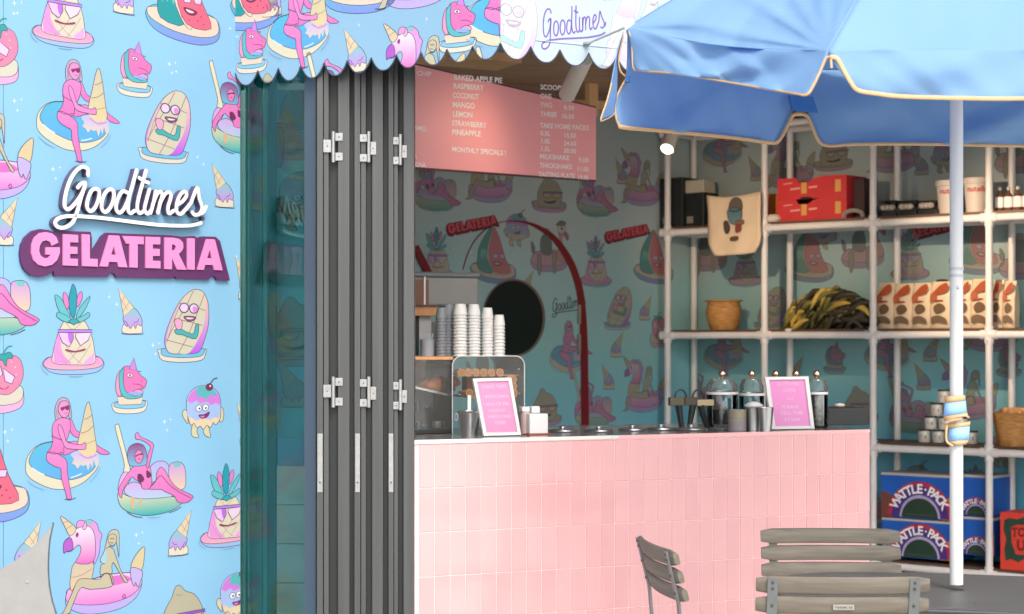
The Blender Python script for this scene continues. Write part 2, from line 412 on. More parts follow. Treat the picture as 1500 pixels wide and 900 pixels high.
motif('printed_wafer', 3.911, 440, 230, [
 ('f', 'e9e0d2', '286,402 300,376 540,376 552,402 530,442 420,454 308,442'), ('f', '74c8ea', '298,392 330,372 530,374 546,392 520,420 420,427 318,417'),
 ('f', 'ffd8b0>c860f0', '325,372 318,320 340,240 390,130 440,65 490,35 540,50 568,120 570,230 545,330 510,397 420,406 350,402'),
 ('n', 'ddd7be', '326,360 332,300 352,240 398,136 448,66 500,38 540,60 552,150 540,250 500,340 455,402 400,404 348,398'),
 ('l', 'a06c78', '482,44 430,150 380,230 332,326', 1), ('l', 'a06c78', '545,62 492,200 450,300 396,402', 1), ('l', 'a06c78', '396,115 470,130 552,156', 1), ('l', 'a06c78', '374,205 450,220 536,242', 1), ('l', 'a06c78', '325,325 400,345 480,368', 1), ('l', 'a06c78', '400,136 360,240 330,340', .8),
 ('f', 'f6d6fa', circ(428, 142, 25, 27), 1.5), ('f', 'f6d6fa', circ(484, 145, 25, 27), 1.5), ('n', 'e894e0', circ(490, 150, 14, 18)),
 ('f', '8c4a78', '426,190 495,193 480,215 448,217'), ('n', 'f4e8e8', '440,197 482,199 470,206 448,206'),
 ('f', '4cb6b8', '373,272 400,258 432,275 480,290 495,238 513,240 497,318 420,297 385,292'), ('f', 'f6aed0', '373,216 395,203 417,220 411,262 385,262')])
motif('printed_scoop', 3.911, 540, 700, [
 ('f', 'e4dcb4', '428,722 446,730 452,800 436,782 420,750'), ('f', 'e4dcb4', '640,712 657,738 652,795 632,792 624,740'),
 ('f', 'e4dcb4', '482,800 510,815 502,850 514,882 478,876 470,846'), ('f', 'e4dcb4', '540,812 566,820 575,850 580,886 548,872 538,845'),
 ('f', 'f4dcb8', '442,700 452,640 490,600 545,585 600,605 634,650 640,710 636,780 610,815 596,800 580,830 560,815 540,838 520,818 500,828 486,800 470,812 455,780'),
 ('n', 'b4ccfa', '444,700 452,640 490,602 545,587 600,607 632,650 638,720 628,775 600,770 575,785 540,770 500,785 470,765 450,760'),
 ('n', 'e084e6', '450,670 466,630 500,602 545,590 600,610 630,650 636,700 610,690 580,700 560,680 520,690 500,670 475,685'),
 ('n', '62c2c6', '500,604 545,590 598,610 615,650 580,640 560,665 530,650 505,650'),
 ('f', '8a2058', circ(573, 596, 20)), ('n', 'ffffff', circ(578, 590, 5)), ('l', '3a3048', '578,578 598,552 620,545', 1.6),
 ('f', 'ffffff', circ(513, 716, 17, 19)), ('f', 'ffffff', circ(551, 713, 17, 19)), ('n', '4a4a70', circ(516, 718, 6)), ('n', '4a4a70', circ(553, 716, 6)),
 ('f', '8a2080', '512,755 545,752 574,738 562,765 530,775'), ('n', 'f090c0', '520,762 545,760 535,771')])
motif('printed_watermelon', 3.75, 1005, 180, [
 ('f', '58ccd0>8a9cf0', '803,135 830,85 900,68 1100,70 1190,100 1212,160 1192,222 1100,257 960,247 850,207'),
 ('f', 'f2dcc6', '812,122 850,85 1150,85 1202,130 1192,187 1100,214 960,202 850,162'),
 ('f', '18a2a4', '882,140 870,20 890,-80 950,-190 1010,-252 1000,-100 1022,150'), ('n', '6fd4cc', '890,60 905,10 920,50 935,10 955,60 950,-30 900,-40'),
 ('f', 'f4dcc4', '1012,156 952,10 976,-140 1010,-256 1030,-150 1060,150'),
 ('f', 'f26c88', '1024,152 968,0 990,-140 1012,-244 1062,-150 1112,20 1162,156'),
 ('p', 'ecd0f8', '1000,-6 1050,-4 1046,32 1012,36', 1.2), ('p', 'ecd0f8', '1060,-4 1108,-2 1102,34 1070,32', 1.2),
 ('f', '8a2048', '1010,62 1082,76 1060,100 1025,92'), ('n', 'f8e8e8', '1022,70 1066,80 1050,88 1030,84'),
 ('n', 'a02848', circ(1000, 118, 4)), ('n', 'a02848', circ(1040, 128, 4)), ('n', 'a02848', circ(1085, 125, 4)), ('n', 'a02848', circ(1120, 140, 4)), ('n', 'a02848', circ(1104, 100, 4)), ('n', 'a02848', circ(1020, -60, 4)), ('n', 'a02848', circ(1045, -100, 4)), ('n', 'a02848', circ(1010, -140, 4)), ('n', 'a02848', circ(1050, -40, 4))])
motif('printed_strawberry', 3.75, 60, 560, [
 ('f', 'f4b8e0', '-68,680 -40,620 110,620 138,672 122,742 20,772 -50,750'), ('f', 'e2dcca', '-66,665 -40,618 110,618 136,665 110,712 20,728 -50,712'),
 ('f', 'f78eb4', '-42,560 -32,480 40,452 110,468 136,540 120,612 60,667 0,662 -30,622'),
 ('f', '28a8aa', '-30,438 20,448 62,436 78,470 48,474 40,518 18,480 -16,492 0,462'), ('l', '28a08c', '22,448 40,420 55,406 74,404', 2.2),
 ('p', 'ecd6fa', '-34,500 10,514 22,560 -10,580', 1.3), ('p', 'ecd6fa', '24,524 88,572 72,612 34,596', 1.3),
 ('n', 'f8c8d8', circ(90, 520, 5)), ('n', 'f8c8d8', circ(70, 490, 5)), ('n', 'f8c8d8', circ(30, 640, 5)), ('n', 'f8c8d8', circ(95, 560, 5)), ('l', '9a3a5c', '-5,625 30,640 55,625', 1.4)])
motif('printed_lemon', 4.167, 1110, 780, [
 ('f', 'b0a8e0>f0a0dc', '935,960 960,920 1250,915 1290,960 1260,1010 1110,1030 970,1010'), ('f', 'c0b8ae', '945,950 975,918 1250,915 1280,948 1240,980 1110,990 980,980'),
 ('f', 'c4bea2', '990,870 1010,790 1050,720 1070,662 1100,652 1132,690 1190,720 1232,790 1245,870 1215,962 1110,975 1010,962'),
 ('p', 'f6c6a0', '1050,835 1130,830 1122,875 1085,890 1056,872', 1.5), ('p', 'f6c6a0', '1150,828 1235,822 1228,868 1190,886 1156,868', 1.5),
 ('p', '9a58c8', '1045,826 1255,816 1255,833 1045,843', .9), ('f', '3c3840', '1055,915 1110,925 1180,905 1160,932 1090,938'), ('l', '8a8474', '1075,705 1092,712 1115,708', .9)])
motif('printed_flamingo', 3.2, 1070, 730, [
 ('f', 'd0a8e0', '913,730 940,660 1000,640 1200,640 1242,720 1200,785 1050,805 950,785'), ('f', 'f2b4cc', '915,715 945,660 1000,642 1200,642 1238,700 1180,745 1050,758 950,740'),
 ('f', 'f4a6ac', '1150,660 1172,560 1158,480 1180,430 1222,440 1215,490 1192,545 1232,640 1240,700 1175,720'),
 ('f', 'f8f0ee', circ(1190, 450, 40)), ('n', '2c2838', circ(1192, 448, 10)), ('f', 'd86478', '1215,468 1252,500 1246,545 1216,512'),
 ('f', '68707c', '1138,420 1180,384 1228,396 1214,424 1160,425'), ('f', '6e7a80', '1010,655 1000,560 1030,500 1080,500 1102,580 1090,665'), ('f', 'c2b696', circ(1055, 480, 28)),
 ('f', 'b6ae8e', '975,675 1008,675 1002,822 980,822'), ('f', 'b6ae8e', '1108,640 1140,640 1136,802 1114,802'), ('f', '8a8c98', '918,560 950,605 948,650 925,650')])
def star(name, pts, s=1.0):
    out = []
    for (x, y, r) in pts:
        ring = []
        for i in range(8):
            a = math.pi / 4 * i; q = r if i % 2 == 0 else r * 0.26
            ring.append((x + q * math.cos(a) * (0.8 if i % 4 == 0 else 1), y + q * math.sin(a)))
        for t in tess([ring]): out.append(([ring[i] for i in t], [lin('eef8ff')] * 3, 0))
    MOTIFS[name] = out
star('printed_sparkles', [(0, 0, 4.6), (9.5, 3, 2.8), (4, -13, 3.4)])
star('printed_sparkle', [(0, 0, 4.0)])
# shop lettering, traced once, used for the big sign and for the small printed logos
SCRIPT = [
 ('475,130 472,88 440,72 402,92 360,150 330,230 315,310 320,352 345,362 390,320 430,262 452,205 455,182 428,188 405,215', 0),
 ('455,182 448,220 425,290 400,382 370,452 320,486 272,486 250,458 270,427 320,412 400,410 560,422 760,447 960,470 1120,476 1200,470 1250,456', 0),
 ('530,222 500,236 475,290 468,345 488,376 520,356 545,300 552,245', 1), ('632,226 602,240 575,292 568,350 588,382 620,362 647,306 652,250', 1),
 ('748,252 712,240 680,290 666,350 685,387 718,365 748,300 762,250', 0), ('808,95 785,180 755,290 748,362 765,390 795,372', 0),
 ('872,98 850,180 820,290 812,360 828,390 858,375', 0), ('825,148 855,168 888,182', 0), ('895,228 875,300 862,362 880,394 908,370', 0),
 ('938,240 925,310 903,388', 0), ('918,330 945,262 970,242 982,268 968,320 952,388', 0), ('968,320 1000,262 1028,246 1042,275 1022,350 1028,392 1062,372', 0),
 ('1082,332 1125,305 1150,262 1130,242 1100,275 1080,335 1085,385 1112,394 1148,358 1180,318', 0), ('1180,318 1222,215 1235,285 1255,350 1240,392 1205,402 1188,384', 0), ('1250,392 1268,375 1282,345', 0)]
def box4(*p): return [tuple(q) for q in p]
GEL = [
 [S('283,590 268,552 240,528 200,518 155,524 118,555 99,605 97,660 112,710 145,742 190,754 240,742 275,708 292,660 292,622 195,622 195,672 232,673 214,694 188,698 162,682 150,648 154,612 172,582 200,574 224,584 238,612')],
 [S('315,532 418,538 418,590 362,588 362,618 413,620 413,668 362,667 362,700 416,702 416,750 315,746')],
 [S('443,533 498,536 498,700 552,703 552,755 447,751')],
 [S('632,540 700,543 756,760 697,757 688,724 630,721 622,755 568,753'), S('645,672 678,674 662,612')],
 [S('720,545 868,550 868,602 826,600 826,762 772,760 772,598 748,597')],
 [S('882,550 982,553 982,603 930,602 930,632 978,634 978,682 930,681 930,714 983,716 983,767 882,764')],
 [S('1012,555 1075,557 1115,567 1138,592 1140,625 1128,650 1108,668 1162,777 1097,774 1062,694 1062,773 1012,771'), S('1061,603 1080,604 1091,620 1083,642 1061,643')],
 [S('1168,560 1218,562 1218,777 1168,774')],
 [S('1300,566 1356,568 1410,780 1353,778 1345,744 1290,742 1280,777 1236,775'), S('1303,697 1336,698 1322,636')]]
GBACK = S('30,665 38,605 62,555 110,512 165,497 222,503 260,522 280,509 512,516 520,560 520,640 532,640 590,545 620,522 705,525 711,545 722,527 1060,540 1140,549 1225,545 1245,560 1275,548 1370,550 1400,580 1468,850 1380,848 1368,825 1345,818 1320,845 1100,838 1088,815 1080,836 690,830 675,803 652,796 628,825 265,820 258,782 240,800 210,816 160,826 100,814 55,772 36,722')
def logo(name, script, fill, back=None, sc=4.6875, tilt=0.0, w_=3.6):
    out = []; ca, sa = math.cos(tilt), math.sin(tilt)
    tr = lambda p, ax, ay: (((p[0] - ax) * ca - (-(p[1] - ay)) * sa) / sc, ((p[0] - ax) * sa + (-(p[1] - ay)) * ca) / sc)
    if script:
        for txt, cl in SCRIPT:
            pts = [tr(p, 760, 300) for p in spline(S(txt), bool(cl), 4)]
            for q in strip(pts, w_, bool(cl)): out.append((q, [lin(fill)] * 4, 1))
    else:
        pts = [tr(p, 750, 670) for p in GBACK]
        for t in tess([pts]): out.append(([pts[i] for i in t], [lin(back)] * 3, 0))
        for lp in GEL:
            L = [[tr(p, 750, 670) for p in l] for l in lp]; fl = [p for l in L for p in l]
            for t in tess(L): out.append(([fl[i] for i in t], [lin(fill)] * 3, 1))
    MOTIFS[name] = out
logo('printed_script', True, '8a68b8', tilt=math.radians(14), w_=4.4)
logo('printed_script_dark', True, '40404e', tilt=math.radians(14), w_=5)
logo('printed_lettering', False, 'f0606e', '7a1f34', tilt=math.radians(14))

def clip_poly(poly, cols, region):
    """Sutherland-Hodgman against a convex counter-clockwise region"""
    pts = list(zip(poly, cols)); n = len(region)
    for i in range(n):
        a = region[i]; b = region[(i + 1) % n]
        ins = lambda p: (b[0] - a[0]) * (p[1] - a[1]) - (b[1] - a[1]) * (p[0] - a[0]) >= 0
        out = []
        for j in range(len(pts)):
            (p, cp), (q, cq) = pts[j - 1], pts[j]; ip, iq = ins(p), ins(q)
            if ip != iq:
                d1 = (b[0] - a[0]) * (p[1] - a[1]) - (b[1] - a[1]) * (p[0] - a[0]); d2 = (b[0] - a[0]) * (q[1] - a[1]) - (b[1] - a[1]) * (q[0] - a[0])
                t = d1 / (d1 - d2); out.append((mixc(p, q, t), mixc(cp, cq, t)))
            if iq: out.append((q, cq))
        pts = out
        if len(pts) < 3: return [], []
    return [p for p, c in pts], [c for p, c in pts]
MOTIF_MESH = {}
LAYER = 0.00004
def motif_mesh(name, faces, m):
    me = bpy.data.meshes.new(name); vs = []; fs = []; cs = []
    for q, c, l in faces:
        b = len(vs)
        ar = sum(q[i][0] * q[(i + 1) % len(q)][1] - q[(i + 1) % len(q)][0] * q[i][1] for i in range(len(q)))
        if ar < 0: q = q[::-1]; c = c[::-1]
        vs += [(p[0], p[1], 0.0004 + l * LAYER) for p in q]; fs.append(tuple(range(b, b + len(q))))
        for k in c: cs += [k[0], k[1], k[2], 1.0]
    me.from_pydata(vs, [], fs); at = me.color_attributes.new('ink', 'FLOAT_COLOR', 'POINT'); at.data.foreach_set('color', cs)
    me.materials.append(m); return me
def put_print(plane, parent, name, u, v, sx, sy, regions=None, m=None, objname=None, off=0.0, rot=0.0):
    """a flat print on a wall: anchor where the sight line (u, v) meets the wall, sizes in metres per drawing unit"""
    m = m or printmat()
    a, z = plane.hit(u, v, off); faces = MOTIFS[name]; nm = objname or name
    if regions is None:
        key = (name, m.name)
        if key not in MOTIF_MESH: MOTIF_MESH[key] = motif_mesh(nm, faces, m)
        o = link_mesh(nm, MOTIF_MESH[key], None, parent)
        o.matrix_basis = plane.M @ Matrix.Translation((a, z, off)) @ Matrix.Rotation(rot, 4, 'Z') @ Matrix.Diagonal((sx, sy, 1, 1))
        return o
    out = []
    for q, c, l in faces:
        q = [(a + p[0] * sx, z + p[1] * sy) for p in q]
        x0 = min(p[0] for p in q); x1 = max(p[0] for p in q)
        for rg in regions:
            if x1 < min(p[0] for p in rg) or x0 > max(p[0] for p in rg): continue
            qq, cc = clip_poly(q, c, rg)
            if len(qq) >= 3: out.append((qq, cc, l))
    if not out: return None
    o = link_mesh(nm, motif_mesh(nm, out, m), None, parent)
    o.matrix_basis = plane.M @ Matrix.Translation((0, 0, off)); return o
# flat text from the built-in font, as 2D triangles
TXT = {}
def text_polys(s, size=1.0, bold=0.0, align='LEFT', space=1.0):
    key = (s, bold, align, space)
    if key not in TXT:
        cu = bpy.data.curves.new('t', 'FONT'); cu.body = s; cu.size = 1.0; cu.offset = bold; cu.align_x = align; cu.space_character = space; cu.resolution_u = 3
        ob = bpy.data.objects.new('t', cu); COL.objects.link(ob)
        bpy.context.view_layer.update()
        me = bpy.data.meshes.new_from_object(ob.evaluated_get(bpy.context.evaluated_depsgraph_get()))
        TXT[key] = ([(v.co.x, v.co.y) for v in me.vertices], [tuple(p.vertices) for p in me.polygons])
        bpy.data.objects.remove(ob); bpy.data.curves.remove(cu); bpy.data.meshes.remove(me)
    vs, fs = TXT[key]
    return [(x * size, y * size) for x, y in vs], fs
# ================================================================== SETTING
white_paint = mat('white_paint', 'e6e2dc', 0.45, var=0.04)
ink = printmat('ink', 0.45, 0.52)
ink_cloth = printmat('ink_cloth', 0.7, 0.60)
ink_deep = printmat('ink_deep', 0.5, 0.62)
g = MB(); g.add([(-60, -60, 0), (60, -60, 0), (60, 6.3, 0), (-60, 6.3, 0)], [(0, 1, 2, 3)])
tag(g.build('pavement', mat('paving', (.50, .485, .46), 0.85, var=.2, vscale=3, bump=.3)), kind='structure')
g = MB(); g.add([(-60, 6.3, 0.004), (60, 6.3, .004), (60, 60, .004), (-60, 60, .004)], [(0, 1, 2, 3)])
tag(g.build('floor', mat('floor_grey', (.42, .40, .38), 0.4, var=.15)), kind='structure')

# ---- planes
WL = Plane.px(0, 5.47, 352, 6.19)                  # printed wall outside, on the left
WA = Plane.px(640, 9.35, 875, 10.05)               # inside, back left
SP = Plane.px(978, 10.27, 1449, 9.0)               # front of the tube shelving
WBo = SP.o - SP.n * 0.34
WB = Plane((WBo.x - SP.t.x * .6, WBo.y - SP.t.y * .6), (WBo.x + SP.t.x * 3.2, WBo.y + SP.t.y * 3.2))
VL = Plane.px(352, 6.16, 733, 5.55); VR = Plane.px(733, 5.55, 900, 5.80)
VC = Plane.px(607, 6.0, 1275, 6.735)               # counter front

def local_scale(pl, u):
    a0, _ = pl.hit(u - .5, 500); a1, _ = pl.hit(u + .5, 500)
    p = pl.W(u, 500); return (a1 - a0), p.y / 2600
SRCU = dict(printed_woman_with_cone=90, printed_reclining_woman=223, printed_unicorn_float=152, printed_pineapple=108, printed_cone=191,
            printed_cone_mirrored=191, printed_unicorn_cup=191, printed_wafer=272, printed_scoop=298, printed_watermelon=269, printed_strawberry=14,
            printed_lemon=266, printed_flamingo=110, printed_sparkles=150, printed_sparkle=150)
def pr(pl, parent, name, u, v, k=1.0, regions=None, m=None, off=0.0):
    sx, sy = local_scale(WL, SRCU.get(name, 150))
    return put_print(pl, parent, name, u, v, sx * k, sy * k, regions, m, off=off)

# ---- printed wall, outside left
wallmat = mat('printed_wall_blue', (.15, .31, .445), 0.5, base2=(.17, .345, .48), vscale=2.2, bump=.04, bscale=20)
wl = empty('printed_wall', WL.w(0, 0), 'light blue outdoor wall printed all over with pastel pool floats and ice cream figures, left of the shop', 'wall')
a_l = WL.hit(-170, 500)[0]; a_s = WL.hit(5, 500)[0]; a_r = WL.hit(352, 500)[0]
for x0, x1 in ((a_l, a_s - .001), (a_s + .001, a_r)):
    b = MB(); b.prism([[(x0, 0), (x1, 0), (x1, 3.3), (x0, 3.3)]], WL.M, -0.12, 0.0); b.build('wall_panel', wallmat, wl)
# prints hang from the wall as parts; they are placed in world terms, so undo the parent's offset
def prw(pl, parent, name, u, v, k=1.0, regions=None, m=None, off=0.0):
    o = pr(pl, parent, name, u, v, k, regions, m, off)
    if o is not None and parent is not None: o.matrix_basis = Matrix.Translation(-Vector(parent.location)) @ o.matrix_basis
    return o
right_edge = [[(a_l, 0), (a_r - .001, 0), (a_r - .001, 3.3), (a_l, 3.3)]]
for nm, u, v in [('printed_pineapple', 108.2, 534.4), ('printed_pineapple', 93, 54), ('printed_woman_with_cone', 90.5, 683), ('printed_woman_with_cone', 106, 187),
                 ('printed_reclining_woman', 223, 718), ('printed_reclining_woman', -13, 452), ('printed_unicorn_float', 152.3, 872.5), ('printed_unicorn_float', -18, 265),
                 ('printed_unicorn_cup', 190.7, 565.9), ('printed_unicorn_cup', 198, 102), ('printed_wafer', 272.5, 473.8), ('printed_wafer', 245, 182),
                 ('printed_cone', 190.7, 455.9), ('printed_cone', 326, 272), ('printed_cone', 178, -14), ('printed_scoop', 298, 594), ('printed_watermelon', 268, 42),
                 ('printed_watermelon', -23, 744), ('printed_strawberry', 14, 549), ('printed_strawberry', 6, 69), ('printed_lemon', 266, 888),
                 ('printed_cone_mirrored', 264, 781), ('printed_cone_mirrored', 41, 800), ('printed_cone_mirrored', 6, 324)]:
    prw(WL, wl, nm, u, v, m=ink)
for nm, u, v in [('printed_pineapple', 332, 788), ('printed_reclining_woman', 356, 190), ('printed_scoop', 347, 868), ('printed_watermelon', 388, 30), ('printed_cone', 362, 620), ('printed_cone', 360, 408)]:
    prw(WL, wl, nm, u, v, m=ink, regions=right_edge)
for u, v in [(21, 148), (248, 94), (77.5, 248), (224, 506), (241, 618), (7, 633), (199.5, 784), (21, 5)]: prw(WL, wl, 'printed_sparkles', u, v, m=ink)
for u, v in [(337, 42), (346, 54), (289, 230), (298, 241), (160, 435), (171, 446), (346, 376), (350, 388), (258, 105), (20, 20)]: prw(WL, wl, 'printed_sparkle', u, v, k=.9, m=ink, regions=right_edge)

# ---- raised signs on that wall
def zp(x, y): return WL.hit(20 + x / 4.6875, 230 + y / 4.6875)
sg = empty('script_sign', WL.W(165, 300), 'white raised script sign with a long underline, above the pink block letters', 'sign')
m_white = mat('sign_white', 'cecccb', 0.35); m_side = mat('sign_side', '4a3f5c', 0.5)
letters = []
back = MB(); front = MB()
for i, (txt, cl) in enumerate(SCRIPT):
    pts = [zp(x, y) for x, y in spline(S(txt), bool(cl), 5)]
    for q in strip(pts, 0.0124, bool(cl)):
        back.prism([q], WL.M, 0.003, 0.0245 + i * .00015)
    n0 = 0.0250 + i * .0002
    for q in strip(pts, 0.0118, bool(cl)): front.prism([q], WL.M, n0, n0 + .004)
    for p in ([pts[0], pts[-1]] if not cl else []):
        ring = [(p[0] + .0059 * math.cos(k * math.pi / 6), p[1] + .0059 * math.sin(k * math.pi / 6)) for k in range(12)]
        front.prism([ring], WL.M, n0 + .0001, n0 + .0041); back.prism([ring], WL.M, .003, .0245)
back.build('letter_sides', m_side, sg); front.build('letter_faces', m_white, sg)
b = MB()
for (x, y) in ((908, 160), (1278, 425)):
    c = zp(x, y); b.prism([[(c[0] + .007 * math.cos(k * math.pi / 6), c[1] + .007 * math.sin(k * math.pi / 6)) for k in range(12)]], WL.M, 0, .018)
b.build('dot', m_side, sg)
sg = empty('block_letter_sign', WL.W(180, 372), 'pink block letters on a purple shaped backing, under the white script sign', 'sign')
b = MB(); b.prism([[zp(x, y) for x, y in GBACK][::-1]], WL.M, 0.002, 0.014); b.build('backing', mat('sign_purple', '481c48', 0.5, base2='502250', vscale=3), sg)
m_pink = mat('sign_pink', 'cc74a2', 0.4, base2='d078a6', vscale=4)
for lp in GEL:
    b = MB(); b.prism([[zp(x, y) for x, y in l] for l in lp], WL.M, 0.0145, 0.020); b.build('letter', m_pink, sg)

# ---- awning
aw = empty('awning', (-.04, 5.6, 2.3), 'light blue printed awning with a scalloped edge over the shop window', 'awning')
cloth_blue = mat('awning_blue', (.20, .36, .50), 0.75, base2=(.22, .39, .53), vscale=3, transl=.12)
cloth_lit = mat('awning_lit', (.42, .50, .55), 0.75, base2=(.44, .52, .57), vscale=3, transl=.12)  # lit copy of the blue; the right face's brightness is painted in
ZB, ZN, ZT = 2.306, 2.352, 2.66
def scallop(x0, x1, k=12):
    out = []
    for i in range(k + 1):
        t = -1 + 2 * i / k
        out.append((x0 + (x1 - x0) * (t + 1) / 2, ZN - (ZN - ZB) * (1 - abs(t) ** 2.3)))
    return out
def valance(pl, xs, m, name):
    regs = []; edge = MB(); b = MB()
    bottom = []
    for i in range(len(xs) - 1):
        s = scallop(xs[i], xs[i + 1]); bottom += s if i == 0 else s[1:]
        regs.append([(xs[i], ZT)] + s + [(xs[i + 1], ZT)])
        regs[-1] = [q for j, q in enumerate(regs[-1])]
    b.prism([[(xs[0], ZT)] + bottom + [(xs[-1], ZT)]], pl.M, -0.003, 0.0)
    o = b.build(name, m, aw)
    for i in range(len(xs) - 1):
        for q in strip(scallop(xs[i], xs[i + 1]), 0.0035, False): edge.prism([q], pl.M, .0005, .0018 + .0002 * (i % 2))
    edge.build('scallop_edging', mat('dark_edging', '3a3a4a', 0.6), aw)
    return regs
xsL = [VL.hit(u, 480)[0] for u in (344.5, 378, 408, 441, 475, 509, 544, 581, 617, 655, 692.5)] + [VL.hit(733, 480)[0]]
x0r = VR.hit(733, 480)[0]; pitch = VR.hit(777, 480)[0] - x0r
xsR = [x0r + pitch * i for i in range(9)]
regL = valance(VL, xsL, cloth_blue, 'valance'); regR = valance(VR, xsR, cloth_lit, 'valance')
for nm, u, v, k in [('printed_woman_with_cone', 435, 54, 1), ('printed_unicorn_cup', 369, 69, 1), ('printed_unicorn_cup', 670.7, 34, 1.03), ('printed_reclining_woman', 500, 170, 1.0),
                    ('printed_unicorn_float', 622, 150, 1.0), ('printed_cone', 520, 73, 1), ('printed_woman_with_cone', 733, 32, 1.03), ('printed_watermelon', 525, 0, 1), ('printed_wafer', 760, 20, 1),
                    ('printed_unicorn_float', 612, -14, 1.0), ('printed_reclining_woman', 755, 168, 1), ('printed_cone', 396, -8, 1), ('printed_lemon', 395, 132, .8), ('printed_watermelon', 358, 26, 1)][:]:
    if nm == 'printed_wafer': continue
    prw(VL, aw, nm, u, v, k, regions=regL, m=ink_cloth)
for u, v in [(526, 37), (625, 28), (347, 54), (560, 12)]: prw(VL, aw, 'printed_sparkle', u, v, .8, regions=regL, m=ink_cloth)
ink_lit = printmat('ink_lit', 0.7, .66)
def lit_print(src, name, f):  # mixes a print towards white, painting in the light on the right face
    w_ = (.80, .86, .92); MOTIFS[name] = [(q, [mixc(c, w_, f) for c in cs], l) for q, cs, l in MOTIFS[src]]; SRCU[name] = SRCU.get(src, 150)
lit_print('printed_wafer', 'printed_wafer_lit', .45); lit_print('printed_unicorn_float', 'printed_float_lit', .6)
prw(VR, aw, 'printed_wafer_lit', 745, 42, 1.12, regions=regR, m=ink_lit)
prw(VR, aw, 'printed_float_lit', 945, 82, 1.1, regions=regR, m=ink_lit)
o = put_print(VR, aw, 'printed_script', 838, 37, 9.4e-4 * 1.3, 9.4e-4 * 1.45, None, ink_lit); o.matrix_basis = Matrix.Translation(-Vector(aw.location)) @ o.matrix_basis
b = MB(); b.tube([VR.W(785, 59, .002), VR.W(905, 71, .002)], .0014, 6); b.build('hem_seam', mat('seam', 'b8c4cc', .8), aw)
c1 = VL.w(xsL[0], ZT); c2 = VL.w(xsL[-1], ZT); c3 = VR.w(xsR[-1], ZT)
b = MB(); poly = [(c1.x, c1.y), (c2.x, c2.y), (c3.x, c3.y), (c3.x + .3, 7.6), (-1.2, 7.6)]
b.prism([poly], Matrix(((1, 0, 0, 0), (0, 1, 0, 0), (0, 0, 1, 0), (0, 0, 0, 1))), ZT + .001, ZT + .03); b.build('unseen_roof', cloth_blue, aw)  # top of the awning, out of view, added to shade the interior

# ---- shop building: ceiling, side walls, printed back walls
wood = mat('ceiling_brown', 'b08c70', 0.7, var=.15, vscale=2, stretch=(1, 8, 1), bump=.1)
shop = empty('shop_building', (0.6, 8.6, 0), 'open shop interior with a brown boarded ceiling behind the pink counter', 'building')
b = MB(); b.box(-3.2, 6.2, 6.35, 12.6, 2.80, 2.95); b.build('ceiling', wood, shop)
tan = mat('tan_timber', 'e8b884', 0.6, var=.12, vscale=3, stretch=(1, 10, 1))
b = MB(); b.obox(P(650, 84, 8.2) + Vector((0, 0, .0)), (.30, .16, 0), (-.06, .12, 0), (0, 0, .02)); b.build('ceiling_batten', tan, shop)
b = MB(); b.prism([[WA.hit(700, 150, .25), WA.hit(960, 163, .25), WA.hit(960, 153, .25), WA.hit(700, 138, .25)]], WA.M, .2, .25); b.build('ceiling_beam', tan, shop)
b = MB(); b.prism([[WA.hit(864, 170, .4), WA.hit(876, 170, .4), WA.hit(876, 60, .4), WA.hit(864, 60, .4)]], WA.M, .36, .4); b.build('beam_post', tan, shop)
b = MB(); b.prism([[WA.hit(600, 150, .1), WA.hit(985, 143, .1), WA.hit(985, 60, .1), WA.hit(600, 40, .1)]], WA.M, .02, .1); b.build('bulkhead', mat('bulkhead_brown', 'a08674', .8, var=.1), shop)
plain = mat('inner_wall', (.62, .66, .66), 0.8, var=.1)
b = MB(); b.box(-3.2, -3.05, 6.3, 12.6, 0, 2.8); b.box(6.05, 6.2, 6.3, 12.6, 0, 2.8); b.box(-3.2, 6.2, 12.45, 12.6, 0, 2.8); b.build('side_wall', plain, shop)
b = MB(); b.box(3.3, 6.2, 6.3, 6.42, 0, 2.8); b.build('front_wall', plain, shop)
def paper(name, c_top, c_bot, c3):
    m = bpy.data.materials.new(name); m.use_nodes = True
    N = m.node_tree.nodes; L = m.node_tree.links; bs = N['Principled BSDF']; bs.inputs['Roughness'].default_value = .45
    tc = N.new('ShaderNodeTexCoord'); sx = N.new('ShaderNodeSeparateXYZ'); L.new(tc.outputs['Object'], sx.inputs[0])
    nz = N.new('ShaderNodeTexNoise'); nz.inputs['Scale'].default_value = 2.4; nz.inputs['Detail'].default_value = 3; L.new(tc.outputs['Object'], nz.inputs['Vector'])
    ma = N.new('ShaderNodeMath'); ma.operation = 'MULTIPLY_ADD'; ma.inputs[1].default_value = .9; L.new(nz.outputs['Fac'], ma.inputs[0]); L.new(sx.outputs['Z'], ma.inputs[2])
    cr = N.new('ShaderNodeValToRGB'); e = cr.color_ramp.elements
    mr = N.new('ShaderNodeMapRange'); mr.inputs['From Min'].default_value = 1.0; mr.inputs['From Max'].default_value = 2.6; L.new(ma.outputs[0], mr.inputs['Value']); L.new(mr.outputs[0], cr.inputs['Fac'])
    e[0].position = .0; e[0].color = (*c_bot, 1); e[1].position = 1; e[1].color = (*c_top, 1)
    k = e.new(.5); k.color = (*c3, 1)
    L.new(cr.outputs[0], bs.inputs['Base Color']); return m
pap = paper('wallpaper_painted_light', (.38, .45, .44), (.12, .42, .58), (.22, .46, .46))  # height gradient puts warm and daylight tones into the colour; mottling is print
a0 = WA.hit(330, 500)[0]
